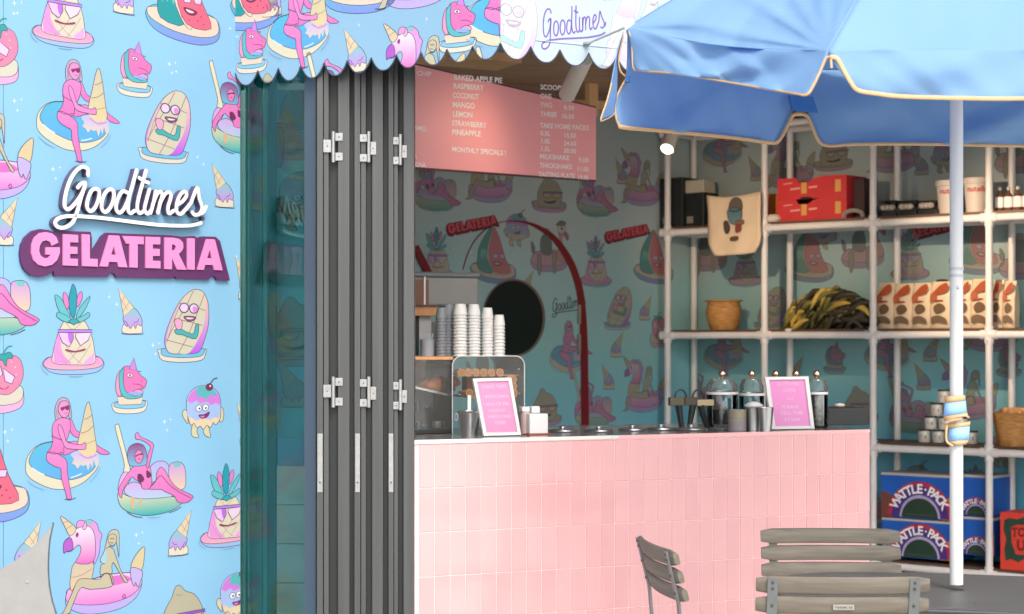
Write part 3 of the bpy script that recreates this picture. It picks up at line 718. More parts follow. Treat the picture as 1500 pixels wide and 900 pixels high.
# where the two papered walls meet
den = WA.t.x * WB.t.y - WA.t.y * WB.t.x; dx, dy = WB.o.x - WA.o.x, WB.o.y - WA.o.y
aC = (dx * WB.t.y - dy * WB.t.x) / den; bC = (dx * WA.t.y - dy * WA.t.x) / den
wa = empty('papered_wall', WA.w(aC / 2, 0), 'wallpapered wall with an arched door and a round porthole, left of the tube shelving', 'wall')
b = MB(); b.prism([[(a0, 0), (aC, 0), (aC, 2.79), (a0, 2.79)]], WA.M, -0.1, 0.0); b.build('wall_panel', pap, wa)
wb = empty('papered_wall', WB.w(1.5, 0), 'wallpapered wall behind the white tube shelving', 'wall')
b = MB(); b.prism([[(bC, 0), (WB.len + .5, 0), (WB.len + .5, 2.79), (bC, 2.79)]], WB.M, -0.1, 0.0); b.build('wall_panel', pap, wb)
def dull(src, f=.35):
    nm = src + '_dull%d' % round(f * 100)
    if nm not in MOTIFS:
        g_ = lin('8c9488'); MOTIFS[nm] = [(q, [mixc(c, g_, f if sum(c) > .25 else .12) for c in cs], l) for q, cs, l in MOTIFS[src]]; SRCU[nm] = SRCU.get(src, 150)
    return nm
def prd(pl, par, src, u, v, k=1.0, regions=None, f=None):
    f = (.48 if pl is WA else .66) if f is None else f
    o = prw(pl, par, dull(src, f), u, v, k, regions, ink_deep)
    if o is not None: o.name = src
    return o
clipA = [[(a0, 0), (aC - .002, 0), (aC - .002, 2.79), (a0, 2.79)]]; clipB = [[(bC + .002, 0), (WB.len + .5, 0), (WB.len + .5, 2.79), (bC + .002, 2.79)]]
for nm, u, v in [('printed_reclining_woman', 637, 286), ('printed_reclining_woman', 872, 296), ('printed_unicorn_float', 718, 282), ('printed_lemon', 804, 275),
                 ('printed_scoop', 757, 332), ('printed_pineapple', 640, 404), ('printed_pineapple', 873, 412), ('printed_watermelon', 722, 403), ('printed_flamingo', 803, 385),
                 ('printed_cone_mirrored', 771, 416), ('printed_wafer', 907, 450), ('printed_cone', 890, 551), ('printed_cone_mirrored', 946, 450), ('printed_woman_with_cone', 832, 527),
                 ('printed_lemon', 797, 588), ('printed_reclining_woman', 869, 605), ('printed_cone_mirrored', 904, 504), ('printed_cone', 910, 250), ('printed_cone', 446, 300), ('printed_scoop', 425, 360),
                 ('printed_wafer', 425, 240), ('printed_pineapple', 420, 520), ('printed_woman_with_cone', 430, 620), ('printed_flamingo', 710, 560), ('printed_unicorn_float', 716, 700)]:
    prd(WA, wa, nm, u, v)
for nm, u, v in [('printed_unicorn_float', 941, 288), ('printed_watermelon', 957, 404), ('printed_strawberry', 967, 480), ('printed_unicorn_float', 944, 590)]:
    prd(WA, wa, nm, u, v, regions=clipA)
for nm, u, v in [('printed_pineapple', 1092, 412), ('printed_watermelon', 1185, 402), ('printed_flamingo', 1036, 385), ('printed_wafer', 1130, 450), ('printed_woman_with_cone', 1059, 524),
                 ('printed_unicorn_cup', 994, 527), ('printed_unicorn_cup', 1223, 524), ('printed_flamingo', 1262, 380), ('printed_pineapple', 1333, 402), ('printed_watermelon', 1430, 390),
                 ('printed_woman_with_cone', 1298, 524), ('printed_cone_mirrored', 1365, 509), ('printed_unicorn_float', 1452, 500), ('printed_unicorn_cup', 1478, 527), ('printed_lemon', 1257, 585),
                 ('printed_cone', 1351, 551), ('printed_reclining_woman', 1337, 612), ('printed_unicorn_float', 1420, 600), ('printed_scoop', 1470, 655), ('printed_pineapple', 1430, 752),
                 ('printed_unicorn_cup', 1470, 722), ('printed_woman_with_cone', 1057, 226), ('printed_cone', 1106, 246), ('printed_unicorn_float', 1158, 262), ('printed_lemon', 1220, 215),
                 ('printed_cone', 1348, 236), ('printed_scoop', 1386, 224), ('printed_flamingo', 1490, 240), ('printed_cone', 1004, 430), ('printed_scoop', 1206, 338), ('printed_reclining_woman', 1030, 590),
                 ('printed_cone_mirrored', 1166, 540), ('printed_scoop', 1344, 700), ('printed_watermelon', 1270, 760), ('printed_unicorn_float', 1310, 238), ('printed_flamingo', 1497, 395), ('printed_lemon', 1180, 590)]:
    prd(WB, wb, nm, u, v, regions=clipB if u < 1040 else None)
for pl, par, lst in ((WA, wa, [(692, 330, 1.0), (919, 342, 1.0)]), (WB, wb, [(1372, 335, 1.0), (1085, 345, 1.0)])):
    for u, v, k in lst:
        s_ = .00118 * k; o = put_print(pl, par, 'printed_lettering', u, v, s_, s_ * .9, None, ink_deep); o.matrix_basis = Matrix.Translation(-Vector(par.location)) @ o.matrix_basis
for pl, par, u, v in ((WA, wa, 832, 447),):
    o = put_print(pl, par, 'printed_script_dark', u, v, .00118, .00110, None, ink_deep); o.matrix_basis = Matrix.Translation(-Vector(par.location)) @ o.matrix_basis
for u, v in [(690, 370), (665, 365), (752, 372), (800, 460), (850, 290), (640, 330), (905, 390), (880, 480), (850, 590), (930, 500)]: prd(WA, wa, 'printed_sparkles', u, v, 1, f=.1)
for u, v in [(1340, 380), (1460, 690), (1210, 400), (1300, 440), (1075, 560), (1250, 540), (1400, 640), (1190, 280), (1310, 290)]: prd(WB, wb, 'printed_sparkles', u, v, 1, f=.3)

# arched door edge in dark red, with a dark thin left side, and the porthole
red = mat('dark_red_paint', '74101a', 0.4, var=.1)
ad = empty('arched_door', WA.W(770, 620), 'arched wallpapered door edged in dark red with a black round porthole', 'door')
inner = S('852,690 851,620 850.5,560 850,500 846,440 838,405 826,378 808,352 790,338 770,328 745,325 722,330 705,342 692,358 684,375 678,395')
outer = S('862,690 862,620 861,560 860,500 856,440 848,405 836,376 815,348 794,333 772,325 745,323.5 722,328.8 704.4,341 691.4,357.4 683.2,374.8 677,395')
b = MB()
I_ = [WA.hit(*p) for p in spline(inner, False, 3)]; O_ = [WA.hit(*p) for p in spline(outer, False, 3)]
for i in range(len(I_) - 1): b.prism([[I_[i], I_[i + 1], O_[i + 1], O_[i]]], WA.M, 0.001, .006)
b.build('door_edge', red, ad)
steel = mat('steel', (.55, .55, .54), 0.28, metal=1.0); steel_d = mat('brushed_steel', (.42, .42, .41), 0.4, metal=1.0, var=.1)
for v0, v1 in ((447, 475), (490, 520)):
    b = MB(); b.prism([[WA.hit(845, v1), WA.hit(849, v1), WA.hit(849, v0), WA.hit(845, v0)]], WA.M, .0065, .012); b.build('hinge', steel, ad)
b = MB(); ring = [WA.hit(752 + 46 * math.cos(t * math.pi / 24), 466 + 57 * math.sin(t * math.pi / 24)) for t in range(48)]
ring2 = [WA.hit(751 + 43.5 * math.cos(t * math.pi / 24), 466 + 54.5 * math.sin(t * math.pi / 24)) for t in range(48)]
b.prism([ring, ring2], WA.M, .001, .005); b.build('porthole_frame', mat('porthole_frame', '6e5c54', .4), ad)
b = MB(); b.prism([ring2], WA.M, .001, .0035); b.build('porthole', mat('black_glass', (.006, .014, .012), 0.3, spec=.25), ad)
b = MB()
for q in strip([WA.hit(*p) for p in spline(S('625,402 618,388 611,374 605,362'), False, 3)], .035, False): b.prism([q], WA.M, .001, .03)
b.build('door_edge', red, ad)

# ---- counter with pink tiles
ct = empty('counter', VC.w(.9, 0), 'pink tiled shop counter with a thin white top', 'counter')
aL = VC.hit(604, 500)[0]; aR = VC.hit(1274, 500)[0]; ZC = 1.085
grout = mat('grout_pale', 'e6c4c0', 0.8)
b = MB(); b.prism([[(aL, 0), (aR - .004, 0), (aR - .004, ZC - .011), (aL, ZC - .011)]], VC.M, -0.72, 0.0003); b.build('counter_body', grout, ct)
b = MB(); b.prism([[(aL, ZC - .010), (aR, ZC - .010), (aR, ZC), (aL, ZC)]], VC.M, -0.74, -.0005); b.build('counter_top', mat('counter_grey', (.16, .15, .145), .15, var=.1), ct)
aE = VC.hit(905, 500)[0]
b = MB(); b.prism([[(aL, ZC - .013), (aE, ZC - .011), (aE, ZC + .0006), (aL, ZC + .0006)]], VC.M, 0, .006); b.build('front_edging', mat('counter_white', 'd4cec6', .25, var=.05), ct)
b = MB(); b.prism([[(aE + .001, ZC - .012), (aR, ZC - .012), (aR, ZC + .0006), (aE + .001, ZC + .0006)]], VC.M, 0, .003); b.build('front_edging', mat('counter_edge_pink', 'e0a8a4', .3), ct)
tile_m = []
for i, c in enumerate(('d39e9c', 'd49f9d', 'd19b9a')): tile_m.append(mat('pink_glaze_%s' % 'abc'[i], c, 0.08, var=.015, vscale=5, bump=.04, bscale=9, coat=.4))
TW, TH, GP = .0570, .1500, .0022
def tile_mesh(m):
    b = MB(); hw, hh, t = (TW - GP) / 2, (TH - GP) / 2, .009; e = .0016
    vs = [(-hw, -hh, 0), (hw, -hh, 0), (hw, hh, 0), (-hw, hh, 0), (-hw, -hh, t - e), (hw, -hh, t - e), (hw, hh, t - e), (-hw, hh, t - e),
          (-hw + e, -hh + e, t), (hw - e, -hh + e, t), (hw - e, hh - e, t), (-hw + e, hh - e, t)]
    fs = [(0, 1, 5, 4), (1, 2, 6, 5), (2, 3, 7, 6), (3, 0, 4, 7), (4, 5, 9, 8), (5, 6, 10, 9), (6, 7, 11, 10), (7, 4, 8, 11), (8, 9, 10, 11)]
    me = bpy.data.meshes.new('tile'); me.from_pydata(vs, [], fs); me.materials.append(m); return me
tms = [tile_mesh(m) for m in tile_m]
nx = int((aR - aL) / TW); start = aR - nx * TW
for r in range(7):
    for c in range(nx):
        o = link_mesh('tile', random.choice(tms), None, ct)
        a = start + (c + .5) * TW; z = ZC - .0135 - (r + .5) * TH
        rx, ry = random.gauss(0, .0045), random.gauss(0, .0045)
        o.matrix_basis = Matrix.Translation(-Vector(ct.location)) @ VC.M @ Matrix.Translation((a, z, -0.0065)) @ Matrix.Rotation(rx, 4, 'X') @ Matrix.Rotation(ry, 4, 'Y')

# ================================================================== FOLDING DOORS AND GLASS
DR = Plane.px(447, 5.985, 607, 5.975)
alu = mat('dark_aluminium', (.072, .073, .071), 0.36, metal=.3, var=.12, vscale=3, stretch=(20, 20, .4), bump=.02)
gap_shade = mat('gap_shade_black', (.012, .014, .014), 0.6); blue_d = mat('slate_frame', (.05, .075, .1), 0.3)  # near-black fill paints the shade in the gaps between the leaves
fd = empty('folding_door', DR.w(.2, 0), 'stack of dark grey aluminium folding door leaves between the glass and the pink counter', 'door')
def dbox(mb, u0, u1, z0, z1, n0, n1, bev=.0015):
    a0, a1 = DR.hit(u0, 500, n1)[0], DR.hit(u1, 500, n1)[0]
    c = DR.w((a0 + a1) / 2, (z0 + z1) / 2, (n0 + n1) / 2); return mb.obox(c, DR.t * ((a1 - a0) / 2), DR.n * ((n1 - n0) / 2), (0, 0, (z1 - z0) / 2), bev)
for u0, u1, n in [(464, 473, 0), (474, 481.5, -.004), (495, 512, 0), (519, 527.8, -.001), (528.6, 536, -.005), (545, 561, 0), (569, 576.4, -.001), (577, 583, -.005), (591, 606.6, 0)]:
    b = MB(); dbox(b, u0, u1, .02, 2.5, -.05 + n, n); b.build('stile', alu, fd)
for u0, u1 in [(481, 495.5), (511.5, 519.5), (535.5, 545.5), (560.5, 569.5), (582.5, 591.5)]:
    b = MB(); dbox(b, u0, u1, .02, 2.5, -.06, -.022); b.build('gap_strip', gap_shade, fd)
for u0, u1 in [(497, 507), (547, 556), (593, 602.5), (466, 478), (522, 532), (571, 580)]:
    p0, p1 = DR.W(u0, 500, -.064), DR.W(u1, 500, -.064); dv_ = Vector((-.075, .997, 0)) * .27; c = (p0 + p1) / 2 + dv_; c.z = 1.26
    b = MB(); b.obox(c, (p1 - p0) / 2, dv_, (0, 0, 1.24)); b.build('leaf_frame', alu, fd)
def plate(mb, u0, u1, v0, v1, n0=.001, n1=.005):
    a0, z1 = DR.hit(u0, v0, n1); a1, z0 = DR.hit(u1, v1, n1)
    mb.obox(DR.w((a0 + a1) / 2, (z0 + z1) / 2, (n0 + n1) / 2), DR.t * ((a1 - a0) / 2), DR.n * ((n1 - n0) / 2), (0, 0, (z1 - z0) / 2), .001)
bright = mat('hinge_silver', (.34, .335, .325), 0.4, metal=.6, var=.1, vscale=60)
screw_m = mat('screw_dark', (.05, .05, .05), .4)
for dv in (0, 359):
    for kn, rp, lp, sv in [((485.5, 491), [(491, 502, 195, 206.5), (491, 502, 224, 235.5)], [(473.5, 485, 205, 223.5)], 0),
                       ((538, 542.5), [(542.5, 551, 208, 227)], [(527, 538, 197, 208), (527, 538, 226, 237)], 0),
                       ((584.5, 588.5), [(588.5, 596, 213, 231.5)], [(576, 584.5, 201, 212), (576, 584.5, 230, 241)], 4)]:
        b = MB(); v0, v1 = 193 + sv + dv, 238 + sv + dv
        um = sum(kn) / 2; b.tube([DR.W(um, v0, .008), DR.W(um, v1, .008)], .0062, 10)
        h = b.build('hinge', bright, fd, smooth=40)
        for q in rp + lp:
            b = MB(); plate(b, q[0], q[1], q[2] + dv, q[3] + dv)
            o = b.build('hinge_plate', bright, fd); o.parent = h; o.location = (0, 0, 0)
            o.data.transform(Matrix.Translation((0, 0, 0)))
            b = MB(); c = DR.W((q[0] + q[1]) / 2, (q[2] + q[3]) / 2 + dv, .0058); b.sphere(c, .0022, 8, 5)
            o = b.build('screw', screw_m, fd); o.parent = h
for u0, u1 in ((464.8, 472.6), (520.2, 527.2), (569.3, 576.2)):
    b = MB(); plate(b, u0, u1, 635.5, 721.5, 0, .003); h = b.build('bolt_plate', bright, fd)
    b = MB(); b.sphere(DR.W((u0 + u1) / 2, 707, .0035), .003, 8, 5); o = b.build('screw', screw_m, fd); o.parent = h
# glass leaf left of the stack
GL = Plane.px(352, 6.2, 464, 6.02)
gp = empty('side_window', GL.w(.1, 0), 'teal tinted glass panel in a slate frame beside the printed wall', 'window')
a0g, a1g = GL.hit(353, 500)[0], GL.hit(447, 500)[0]; a2g = GL.hit(463.5, 500)[0]
b = MB(); b.prism([[(a0g, .05), (a1g, .05), (a1g, 2.5), (a0g, 2.5)]], GL.M, -.012, 0); b.build('pane', glass('teal_glass', (.62, .84, .82), 1.5, .6), gp)
b = MB(); b.prism([[(a1g, .02), (a2g, .02), (a2g, 2.5), (a1g, 2.5)]], GL.M, -.04, .004); b.build('frame', blue_d, gp)
b = MB(); b.prism([[(a0g - .05, 0), (a1g, 0), (a1g, .05), (a0g - .05, .05)]], GL.M, -.04, .004); b.build('sill', blue_d, gp)
# invented objects behind the glass, in place of its reflections
teal = mat('reflection_teal', (.012, .20, .19), 0.3, base2=(.03, .32, .26), vscale=5, stretch=(3, 3, .6))
b = MB()
for i, (u0, u1, d_) in enumerate(((340, 366, 6.9), (366.5, 385, 6.94), (385.5, 392, 6.9), (392.5, 405, 6.95))):
    p0, p1 = P(u0, 500, d_), P(u1, 500, d_); b.box(p0.x, p1.x, d_, d_ + .4, 0, 2.7, .004)
tag(b.build('reflection_ribs', teal), 'invented dark teal ribs behind the glass panel, standing in for its reflections', 'column')
b = MB(); p0, p1 = P(405.5, 500, 6.9), P(505, 500, 6.9); zt = zat(683, 6.9)
bl = empty('reflection_wall', (p0.x, 7.1, 0), 'invented low pale stone block with a blue band behind the teal glass, in place of reflections', 'wall')
stone = mat('pale_stone', (.62, .52, .50), .7, var=.15, vscale=6)
zz = zt
for k in range(5):
    z1 = zz; z0 = zz - .152
    b = MB(); b.box(p0.x, p1.x, 6.9, 7.2, max(0, z0 + .003), z1); b.build('stone_course', stone, bl); zz = z0
b = MB(); b.box(p0.x, p1.x, 6.92, 7.3, zt + .001, zat(642, 6.92)); b.build('coping', mat('blue_coping', (.12, .30, .45), .3), bl)

ip = empty('reflection_panel', (p0.x, 6.95, .9), 'added blue green printed panel behind the teal glass, in place of its reflections', 'stand-in panel')  # added close behind the pane to look brighter, standing in for reflections
IP = Plane((P(405.5, 500, 6.96).x, 6.96), (P(505, 500, 6.96).x, 6.96))
zc_ = zat(642, 6.96)
b = MB(); b.prism([[(0, zc_), (.27, zc_), (.27, 2.7), (0, 2.7)]], IP.M, -.05, 0); b.build('panel', mat('reflection_blue', (.08, .30, .42), .4, base2=(.16, .42, .42), vscale=4.5), ip)
b = MB(); b.prism([[(.001, 2.405), (.27, 2.405), (.27, 2.43), (.001, 2.43)]], IP.M, .0, .006); b.build('ledge', mat('pale_edge', 'd0c4b8', .3), ip)
rI = [[(.001, zc_), (.27, zc_), (.27, 2.6), (.001, 2.6)]]
for nm, u, v in [('printed_flamingo', 440, 210), ('printed_scoop', 445, 285), ('printed_lemon', 432, 470), ('printed_cone', 428, 560)]:
    o = prw(IP, ip, dull(nm, .8), u, v, 1.3, rI, ink_deep)
    if o is not None: o.name = nm
# ================================================================== MENU BOARD AND LAMPS
MP = Plane.px(590, 6.96, 873, 8.2)
mn = empty('menu_board', MP.W(740, 256), 'salmon pink menu board with white capitals hanging over the counter', 'menu board')
corners = [MP.hit(590, 90.4), MP.hit(873, 158), MP.hit(873, 265), MP.hit(590, 245.4)]
b = MB(); b.prism([corners[::-1]], MP.M, -.02, 0); b.build('board', mat('menu_salmon', 'fba6a8', .5, base2='fcaaac', vscale=1.5), mn)
b = MB(); b.prism([[MP.hit(590, 243.6), MP.hit(873, 264), MP.hit(873, 266), MP.hit(590, 246.4)][::-1]], MP.M, -.021, .001); b.prism([[MP.hit(590, 88.6), MP.hit(873, 156.6), MP.hit(873, 158.4), MP.hit(590, 91)][::-1]], MP.M, -.021, .001)
b.build('board_edge', mat('menu_edge', '5a3038', .5), mn)
ink_w = mat('ink_white', 'fff6f2', .6)
def px_text(mb, pl, s, u0, v0, u1, h, slope=.08, bold=.012, n=.0015, lean=0.0):
    vs, fs = text_polys(s, 1.0, bold); w_ = max(x for x, y in vs); k = (u1 - u0) / w_; ch = h / .72
    pts = []
    for x, y in vs:
        u = u0 + x * k + y * lean; v = v0 + (x * k) * slope - y * ch; a, z = pl.hit(u, v, n); pts.append(pl.w(a, z, n))
    mb.add(pts, fs)
LN = [("P CHIP", 603, 110, 632, 6.3), ("BAKED APPLE PIE", 664.5, 117, 736, 7.5), ("RASPBERRY", 664, 129.5, 709, 7.3), ("COCONUT", 663, 143, 701.5, 7.3), ("MANGO", 663, 157, 695.5, 7.5),
      ("LEMON", 663, 170.5, 692, 7.3), ("STRAWBERRY", 662, 184, 713, 7.3), ("PINEAPPLE", 662, 197.2, 704.5, 7.5), ("MONTHLY SPECIALS !", 662, 222.3, 741, 7), ("RAMEL", 601.5, 190.5, 626, 6.5),
      ("A", 606.5, 232.5, 610.8, 6.5), ("OGNA", 602, 243.6, 624, 6.2), ("SCOOPS", 791.5, 131, 825, 6.8), ("ONE", 791.5, 144.2, 808, 6.8), ("5.50", 825.5, 147, 841, 6), ("TWO", 791.5, 157.2, 809, 6.8),
      ("8.50", 826, 160.6, 841, 6), ("THREE", 791.5, 170.5, 815.5, 6.8), ("10.50", 822, 173.3, 841, 6), ("TAKE HOME PACKS", 791, 187.2, 862.5, 6.8), ("0.5L", 791.5, 198.5, 806.5, 6.3), ("15.50", 825.5, 201.5, 844, 6.2),
      ("1.0L", 791.5, 209.7, 806.5, 6.3), ("24.60", 825.5, 213, 844, 6.2), ("1.5L", 791.5, 220.8, 806.5, 6.3), ("30.00", 825.5, 224, 844, 6.2), ("MILKSHAKE", 790.5, 232.5, 834, 6.5), ("9.00", 847.5, 237.5, 862.5, 6.3),
      ("THICKSHAKE", 790.5, 245.5, 838, 6.5), ("11.00", 845, 250.6, 862.5, 6.3), ("TASTING PLATE", 789, 258.3, 842, 6.3), ("19.95", 846, 262.8, 862, 6)]
for s, u0, v0, u1, h in LN:
    b = MB(); px_text(b, MP, s, u0, v0, u1, h * 1.08, .072 if u0 < 780 else .055, .024); b.build('menu_line', ink_w, mn)

lamp_m = mat('lamp_white', 'c8bcae', .4, var=.05); lens_m = mat('lamp_lens', (1, .8, .6), .4, emit=(1, .74, .5), estr=3.0); lens_off = mat('lamp_inner', (.6, .5, .4), .4, emit=(1, .72, .45), estr=4)
def spotlamp(top, bot, r, lit_visible, target, power, label, ang=38):
    e = empty('spotlight', top, label, 'lamp', 'track spotlights under the shop ceiling')
    ax = (Vector(bot) - Vector(top)); b = MB(); t = Vector(top); q = Vector(bot)
    b.tube([t, t + ax * .02, q - ax * .02, q], [r * .9, r, r, r], 24); b.build('lamp_body', lamp_m, e, smooth=40)
    b = MB(); b.tube([q - ax * .015, q + ax.normalized() * .0015], [r * .86, r * .86], 20); b.build('lens', lens_m, e, smooth=40)
    b = MB(); b.tube([t, (t.x, t.y, 2.86)], .008, 8); b.tube([(t.x - .05, t.y, 2.79), (t.x + .05, t.y, 2.79)], .012, 6); b.build('bracket', lamp_m, e)
    l = bpy.data.lights.new('spotlight_beam', 'SPOT'); l.energy = power; l.spot_size = math.radians(ang); l.spot_blend = 1.0; l.color = (1.0, .74, .50); l.shadow_soft_size = .03 if ang < 90 else .09
    lo = bpy.data.objects.new('spotlight_beam', l); COL.objects.link(lo); lo.location = q + ax.normalized() * (.01 if ang < 90 else .11)
    lo.rotation_euler = (Vector(target) - lo.location).to_track_quat('-Z', 'Y').to_euler()
spotlamp(P(856, 86, 6.9), P(830.5, 139.5, 7.12), .034, True, MP.W(690, 235), 1.5, 'white cylinder spotlight angled in front of the menu board', 120)
spotlamp(P(985, 192, 8.54), P(977, 218, 8.47), .034, True, SP.W(1120, 330), 60, 'lit white spotlight just below the blue valance, left of the tote bag', 62)
spotlamp(P(1243, 178, 8.3), P(1240, 205, 8.23), .033, True, SP.W(1450, 370), 70, 'lit spotlight peeping under the blue valance above the red trays', 62)

# ================================================================== TUBE SHELVING
sh = empty('tube_shelving', SP.w(1.2, 0), 'white tube shelving with clamp joints along the papered back wall', 'shelf')
tube_m = mat('tube_white', 'e6dfda', .4, var=.05); board_m = mat('shelf_board', '5c4434', .5, var=.2, vscale=4)
PU = [SP.hit(u, 500)[0] for u in (978, 1120, 1279, 1449)]; PU.append(PU[-1] + .66); PU.append(PU[-1] + .66)
ZS = [.235, .855, 1.453, 2.047, 2.62]
for a in PU:
    for n in (0, -.27):
        b = MB(); b.tube([SP.w(a, 0, n), SP.w(a, 2.75, n)], .0185, 14); b.build('upright', tube_m, sh, smooth=50)
for z in ZS:
    for n in (0, -.27):
        b = MB(); b.tube([SP.w(PU[0], z, n), SP.w(PU[-1], z, n)], .0195, 14); b.build('rail', tube_m, sh, smooth=50)
    for a in PU:
        b = MB(); b.tube([SP.w(a, z, 0), SP.w(a, z, -.27)], .017, 10); b.build('side_rail', tube_m, sh, smooth=50)
    b = MB(); b.prism([[(PU[0], z + .02), (PU[-1], z + .02), (PU[-1], z + .032), (PU[0], z + .032)]], SP.M, -.28, .004); b.build('shelf_board', board_m, sh)
jm = None
for a in PU[:5]:
    for z in ZS:
        b = MB(); b.tube([SP.w(a, z - .045, 0), SP.w(a, z + .04, 0)], .0235, 14); b.tube([SP.w(a - .045, z, 0), SP.w(a + .045, z, 0)], .0245, 14); b.sphere(SP.w(a, z - .03, .024), .007, 8, 5)
        b.build('clamp_joint', tube_m, sh, smooth=50)
b = MB(); b.prism([[(PU[0], 0), (PU[-1], 0), (PU[-1], .19), (PU[0], .19)]], SP.M, -.3, -.2); b.build('plinth', red, sh)

def sbox(mb, u0, u1, z0, z1, back, depth, bev=.003, pl=None):
    pl = pl or SP; a0, a1 = pl.hit(u0, 500, -back)[0], pl.hit(u1, 500, -back)[0]
    mb.obox(pl.w((a0 + a1) / 2, (z0 + z1) / 2, -back - depth / 2), pl.t * ((a1 - a0) / 2), pl.n * (depth / 2), (0, 0, (z1 - z0) / 2), bev); return a0, a1
def dS(u, back=.05): return SP.W(u, 500, -back)
def zS(u, v, back=.05): return SP.hit(u, v, -back)[1]
def prism_px(mb, pl, pts, n0, n1):
    mb.prism([[pl.hit(x, y, n1) for x, y in pts][::-1]], pl.M, n0, n1)
Z1, Z2, Z3, Z4 = 2.047 + .033, 1.453 + .033, .855 + .033, .235 + .033
blk = mat('black_card', (.012, .014, .014), .5); crm = mat('cream_card', 'd8c4a4', .7, var=.06)
def thing1(name, mb, m, label, cat, group=None, smooth=False): return tag(mb.build(name, m, None, smooth=smooth), label, cat, group)
# black tubs left
for (u0, u1, vt, bk, lab) in [(966, 1000, 262, .03, 'tall matt black box at the left end of the top shelf'), (1001, 1031, 284, .06, 'black box beside the tall one on the top shelf, under a pale lid')]:
    e = empty('storage_box', dS(u0, bk), lab, 'box'); e.location.z = Z1
    b = MB(); zt = zS(u0, vt, bk); sbox(b, u0, u1, Z1, zt, bk, .16, .006); b.build('box_body', blk, e)
    b = MB(); sbox(b, u0 + 5, u0 + 14, Z1 + .02, Z1 + .06, bk - .002, .01, 0); b.build('box_label', mat('grey_label', '8c857c', .6), e)
    if vt > 280:
        b = MB(); sbox(b, u0 - 3, u1, zt + .001, zt + .075, bk, .12, .006); b.build('lid', mat('pale_lid', 'b8ae9c', .6), e)
# tote bag
TB = Plane.px(978, 10.21, 1449, 8.94)
e = empty('tote_bag', TB.W(1075, 372), 'cream cloth tote bag with a printed figure hanging from the upper shelf', 'bag')
rows = [[(1035, 286), (1055, 289), (1075, 288), (1095, 285), (1113, 281)], [(1037, 310), (1056, 311), (1075, 310), (1095, 309), (1113, 308)], [(1037, 335), (1056, 336), (1075, 335), (1095, 334), (1113, 333)],
        [(1038, 358), (1056, 359), (1075, 358), (1095, 357), (1112, 354)], [(1046, 375), (1058, 374.5), (1074, 373.5), (1090, 372), (1104, 370.5)]]
b = MB(); vs = []; 
G = [spline(r, False, 3) for r in rows]; G = [list(c) for c in zip(*[spline(list(col), False, 3) for col in zip(*G)])]
for i, r in enumerate(G):
    for j, (u, v) in enumerate(r): vs.append(TB.W(u, v, .02 + .006 * math.sin(j * 1.1) * (i / len(G)) + .004 * math.sin(i * .9 + j)))
w_ = len(G[0]); fs = [(i * w_ + j, (i + 1) * w_ + j, (i + 1) * w_ + j + 1, i * w_ + j + 1) for i in range(len(G) - 1) for j in range(w_ - 1)]
b.add(vs, fs); o = b.build('bag_body', mat('tote_cream', 'e2c8a8', .8, var=.05, bump=.1), e, smooth=True)
md = o.modifiers.new('thick', 'SOLIDIFY'); md.thickness = .012; md.offset = -1
motif('printed_figure', 4.09, 510, 580, [
 ('f', '8a7a6c', '465,520 480,460 520,440 560,460 565,520 510,500'), ('f', '6f97a0>8ab0b4', '455,520 510,505 560,520 560,580 520,612 470,590'), ('l', '4a4440', '470,520 510,530 555,518', 2),
 ('f', '6a5a50', '430,590 460,590 475,640 450,668 432,640'), ('f', 'c05848', '520,610 555,595 560,650 520,662'), ('n', '8a6048', '480,690 535,685 535,712 480,715'), ('f', 'b08468', '520,590 575,585 578,610 530,612')])
o = put_print(TB, e, 'printed_figure', 1076, 322, .0036, .0036, None, ink, off=.027); o.matrix_basis = Matrix.Translation(-Vector(e.location)) @ o.matrix_basis
# orange box + cloth
b = MB(); sbox(b, 1124, 1139, Z1, zS(1130, 284, .14), .14, .1); thing1('orange_carton', b, mat('orange_card', 'c8702c', .6, var=.1), 'small orange carton squeezed between post and red trays on the top shelf', 'carton')
b = MB(); b.sphere(dS(1133, .02) * 1.0 + Vector((0, 0, Z1 - EYE + .02)) , .05, 12, 8, (.9, .6, .5)); thing1('folded_cloth', b, mat('cloth_white', 'd8ccc0', .8), 'small crumpled white cloth beside the red trays', 'cloth', smooth=True)
